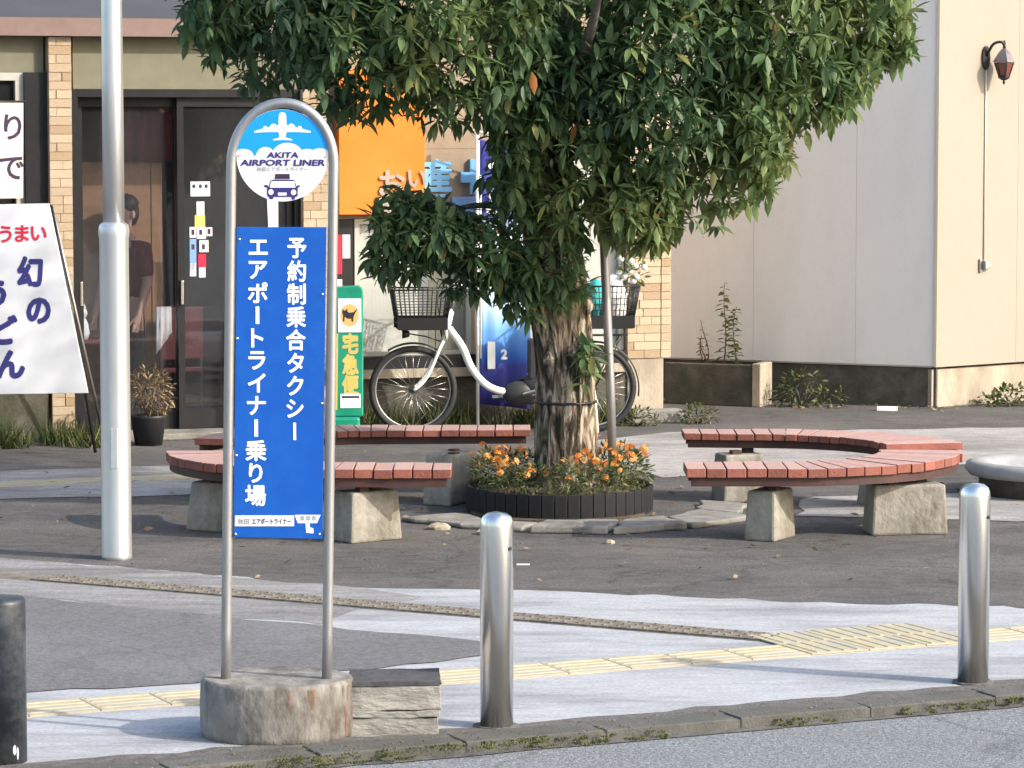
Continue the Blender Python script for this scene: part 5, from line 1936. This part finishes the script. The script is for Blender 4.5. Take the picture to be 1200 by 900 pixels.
def Cw(u_, w_, z=0.0):                   # point on the cream wall (w in front of it)
    d = Vector((cos(CA), sin(CA)))
    nrm = Vector((sin(CA), -cos(CA)))
    q = d * u_ + nrm * w_
    return (BO.x + q.x, BO.y + q.y, z)


ln = thing('wall_lantern', 'small black carriage lantern with amber glass fixed high on cream wall', 'lantern', Cw(.60, 0, 2.86), CA)
MB().slab_xz([(-.05 + .045 * cos(a), .02 + .10 * sin(a)) for a in [2 * pi * k / 16 for k in range(16)]], -.02, -.002).build('backplate', 'iron', ln, bevel=.004)
MB().tube(spl([(-.05, -.02, .04), (-.04, -.08, .13), (.0, -.13, .15), (.03, -.14, .12), (.03, -.14, .08)], 20), .012, 8).build('arm', 'iron', ln)
LX, LY = .03, -.14
MB().lathe([(.095, -.015), (.085, .005), (.055, .055), (.03, .085), (.012, .10)], 6, (LX, LY, 0), smooth=False).build('cap', 'smoke_cap', ln)
MB().lathe([(.015, .10), (.008, .12), (.014, .14), (.004, .165)], 10, (LX, LY, 0)).build('finial', 'iron', ln)
MB().lathe([(.045, -.125), (.08, -.018)], 6, (LX, LY, 0), smooth=False).build('lamp_glass', 'lamp_glass', ln)
cg = MB()
for k in range(6):
    a = 2 * pi * k / 6
    cg.tube([(LX + .047 * cos(a), LY + .047 * sin(a), -.125), (LX + .083 * cos(a), LY + .083 * sin(a), -.018)], .005, 5)
cg.lathe([(.02, -.165), (.05, -.145), (.052, -.125)], 6, (LX, LY, 0), smooth=False)
cg.lathe([(.004, -.20), (.012, -.18), (.006, -.165)], 8, (LX, LY, 0))
cg.build('cage', 'iron', ln)
cd = thing('wall_conduit', 'thin cream cable conduit running down the wall below the lantern', 'conduit', Cw(.555, 0, 0), CA)
MB().tube([(0, -.008, 1.20), (0, -.008, 2.80)], .006, 8).build('pipe', 'conduit', cd)
tp = thing('wall_bracket', 'small grey metal bracket sticking out low on the cream wall', 'bracket', Cw(.535, 0, 1.15), CA)
MB().box(-.035, -.012, -.02, -.001, -.045, .065).build('plate', 'galv', tp, bevel=.003)
MB().slab_xz([(-.012, -.02), (.085, .0), (.085, .012), (.03, .035), (-.012, .05)], -.06, -.012).build('arm', 'galv', tp, bevel=.004)

# planter trough under the grey wall ---------------------------------------
tr = thing('concrete_trough', 'dark stained low concrete planter trough against the grey wall', 'planter', (1.42, 27.95, 0), R(-24))
MB().box(-.06, .72, -.22, -.16, 0, .345).build('front_slab', 'mossy', tr, bevel=.008)
MB().box(-.06, .72, -.158, .05, 0, .30).build('soil', 'soil', tr)
MB().box(.722, .80, -.24, .05, 0, .36).build('end_post', 'tan_concrete', tr, bevel=.01)


def stem_plant(loc, h, nleaf, L, W, label, seed, lean=0.0, mt='weed', cat='weed', group=None, stems=1, spread=.05):
    rg_ = random.Random(seed)
    t = thing('weed_plant', label, cat, loc, 0, group)
    tv, tf = leaf_template(L, W, .35)
    ms, ts = [], []
    mb_ = MB()
    for s_ in range(stems):
        ox, oy = rg_.uniform(-spread, spread), rg_.uniform(-spread, spread)
        hh = h * (1 if s_ == 0 else rg_.uniform(.5, .85))
        pts = [(ox + lean * q * q + .02 * sin(q * 5 + s_), oy, hh * q) for q in [k / 10 for k in range(11)]]
        mb_.tube(pts, [.008 * (1 - .7 * k / 10) for k in range(11)], 6)
        for k in range(nleaf):
            q = .12 + .88 * k / nleaf
            a = k * 2.4 + rg_.uniform(-.4, .4)
            d = Vector((cos(a), sin(a), rg_.uniform(-.2, .5)))
            ms.append(frame(d, rg_.gauss(0, .4), rg_.uniform(.55, 1.1) * (1.1 - .4 * q), (ox + lean * q * q + .02 * sin(q * 5 + s_), oy, hh * q)))
            ts.append(rg_.random())
    mb_.build('stem', 'limb', t)
    link('foliage', scatter_mesh('foliage', tv, tf, np.array(ms), ts, mt), t)
    return t


stem_plant((1.80, 27.72, .30), .72, 46, .105, .052, 'tall leafy green weed rising from the trough before the grey wall', 3, .03, stems=2, spread=.07)
stem_plant((1.62, 27.80, .30), .40, 26, .07, .02, 'thin brown spindly weed left of the tall leafy weed in trough', 5, -.03, mt='dry', stems=3, spread=.04)


def bush(loc, blobs_, n_, L, W, label, seed, mt='weed', cat='shrub'):
    t = thing('low_shrub', label, cat, loc)
    link('foliage', leafy_mesh('foliage', blobs_, n_, L, W, mt, random.Random(seed)), t)
    mb_ = MB()
    for k in range(6):
        a = k * 1.05
        mb_.tube([(0, 0, 0), (.10 * cos(a), .06 * sin(a), blobs_[0][2])], .006, 5)
    mb_.build('stem', 'limb', t)
    return t


bush((2.40, 27.45, 0), [(0, 0, .15, .18, .12, .16), (.22, -.02, .08, .16, .1, .09), (-.15, 0, .10, .10, .1, .10)], 330, .06, .02, 'scruffy green and brown weeds growing at the foot of grey wall', 3)
bush((4.15, 27.55, 0), [(0, 0, .08, .18, .1, .09), (.35, .16, .07, .16, .1, .08), (-.2, -.08, .05, .10, .08, .05)], 420, .06, .026, 'low green weeds along the base of the cream wall', 6)
bush((0.98, 25.75, 0), [(0, 0, .06, .16, .08, .08), (-.12, .02, .05, .1, .06, .06)], 320, .05, .014, 'small grass clump left of the concrete foot under tiled pillar', 7, 'grass')
bush((1.46, 25.95, 0), [(0, 0, .06, .14, .08, .08)], 260, .05, .014, 'small grass clump right of the concrete foot under tiled pillar', 9, 'grass')

# grass, moss, litter (uncountable) -----------------------------------------
rg = random.Random(31)
sp1 = [(rg.uniform(-5.0, -3.05), rg.uniform(23.95, 24.5), 0, .12) for _ in range(46)]
g1 = link('grass', tuft_mesh('grass', sp1, 46, .20, 'grass', .012, .45, rg))
tag(g1, 'rough dark grass growing under the white board before shop wall', 'grass', None, 'stuff')
sp2 = [(*F(rg.uniform(1.6, 3.7), rg.uniform(-.22, -.02))[:2], 0, .09) for _ in range(40)]
g2 = link('grass', tuft_mesh('grass', sp2, 40, .24, 'grass', .012, .4, rg))
tag(g2, 'dark grass along the shop base wall behind the bicycle', 'grass', None, 'stuff')
sp3 = []
for _ in range(430):
    s_ = rg.uniform(-3.0, 4.0)
    if noise.noise(Vector((s_ * 1.7, 3.1, 0))) > -.08:
        p_ = K(s_, rg.gauss(0.0, .022) - .01, -.03)
        sp3.append((p_[0], p_[1], -.032 if rg.random() < .6 else -.01, .02))
for _ in range(110):
    s_ = rg.uniform(-1.0, .15)
    p_ = K(s_, rg.gauss(.06, .07))
    sp3.append((p_[0], p_[1], .004, .03))
m1 = link('moss', tuft_mesh('moss', sp3, 26, .012, 'moss', .006, 1.0, rg))
tag(m1, 'green moss growing in the joint between kerb and road', 'moss', None, 'stuff')
tv, tf = leaf_template(.06, .026, .2)
ms, ts = [], []
for _ in range(420):
    if rg.random() < .55:
        a, q = rg.uniform(0, 2 * pi), rg.uniform(.6, 2.6)
        x, y = .3 + q * cos(a) * 1.3, 20.0 + q * sin(a) * .9
    elif rg.random() < .5:
        x = rg.uniform(2.2, 4.6)
        y = 27.25 + rg.gauss(0, .12) + max(0, (x - 3.5) * .6)
    else:
        x, y = rg.uniform(-4, 3.5), rg.uniform(17, 25)
    ms.append(frame((rg.uniform(-1, 1), rg.uniform(-1, 1), rg.uniform(-.05, .2)), rg.gauss(0, .5), rg.uniform(.5, 1.1), (x, y, .016)))
    ts.append(rg.random())
lt_ = link('leaf_litter', scatter_mesh('leaf_litter', tv, tf, np.array(ms), ts, 'dry'))
tag(lt_, 'dry brown fallen leaves scattered on the asphalt round the tree', 'fallen leaves', None, 'stuff')
ms, ts = [], []
PEB_V = np.array([(1, 0, 0), (-1, 0, 0), (0, 1, 0), (0, -1, 0), (0, 0, .7), (0, 0, -.2)], float)
PEB_F = [(0, 2, 4), (2, 1, 4), (1, 3, 4), (3, 0, 4), (2, 0, 5), (1, 2, 5), (3, 1, 5), (0, 3, 5)]
for _ in range(520):
    if rg.random() < .4:
        p_ = K(rg.uniform(-3, 4), abs(rg.gauss(0, .14)) - .02)
        x, y, z = p_[0], p_[1], .014
    else:
        x, y, z = rg.uniform(-3, 3.5), rg.uniform(17.5, 20.5), .003
    r_ = rg.uniform(.002, .007)
    ms.append(frame((rg.uniform(-1, 1), rg.uniform(-1, 1), 0), 0, r_, (x, y, z)))
    ts.append(rg.random())
gr_ = link('gravel', scatter_mesh('gravel', PEB_V, PEB_F, np.array(ms), ts, 'dry'))
tag(gr_, 'loose grit lying along the kerb and around the benches', 'gravel', None, 'stuff')


def litter(name, label, cat, pts, loc, mt, h=.01, rz=0):
    t = MB().prism(pts, 0.0, h).build(name, mt, None, loc=loc, rot=(0, 0, rz))
    return tag(t, label, cat)


litter('paper_scrap', 'crumpled white paper scrap lying at the foot of grey wall', 'litter', [(-.07, -.03), (.05, -.05), (.1, .0), (.03, .05), (-.06, .04)], (3.05, 27.1, .002), 'print_white', .03)
litter('white_stick', 'thin white stick lying on asphalt behind the nearer steel bollard', 'litter', [(-.035, -.006), (.035, -.004), (.035, .004), (-.035, .006)], (.06, 17.7, .002), 'print_white', .006)
for (x, y, s_, lb) in [(-.42, 19.25, .06, 'pale broken stone lying left of the planter near bench leg'), (-.12, 19.02, .07, 'tan broken stone lying before the black planter edging'),
                       (.55, 18.6, .035, 'small grey stone lying before the broken slab right of planter')]:
    mb = MB().ball((0, 0, 0), s_, s_ * .7, s_ * .5, 9, 6, False)
    mb.v = [tuple(Vector(v) * (1 + .5 * noise.noise(Vector(v) * 20 + Vector((x, y, 0))))) for v in mb.v]
    tag(mb.build('stone', 'tan_concrete', None, loc=(x, y, s_ * .28)), lb, 'stone', 'loose stones near the tree')

bpy.data.objects.remove(_to)
bpy.context.view_layer.update()
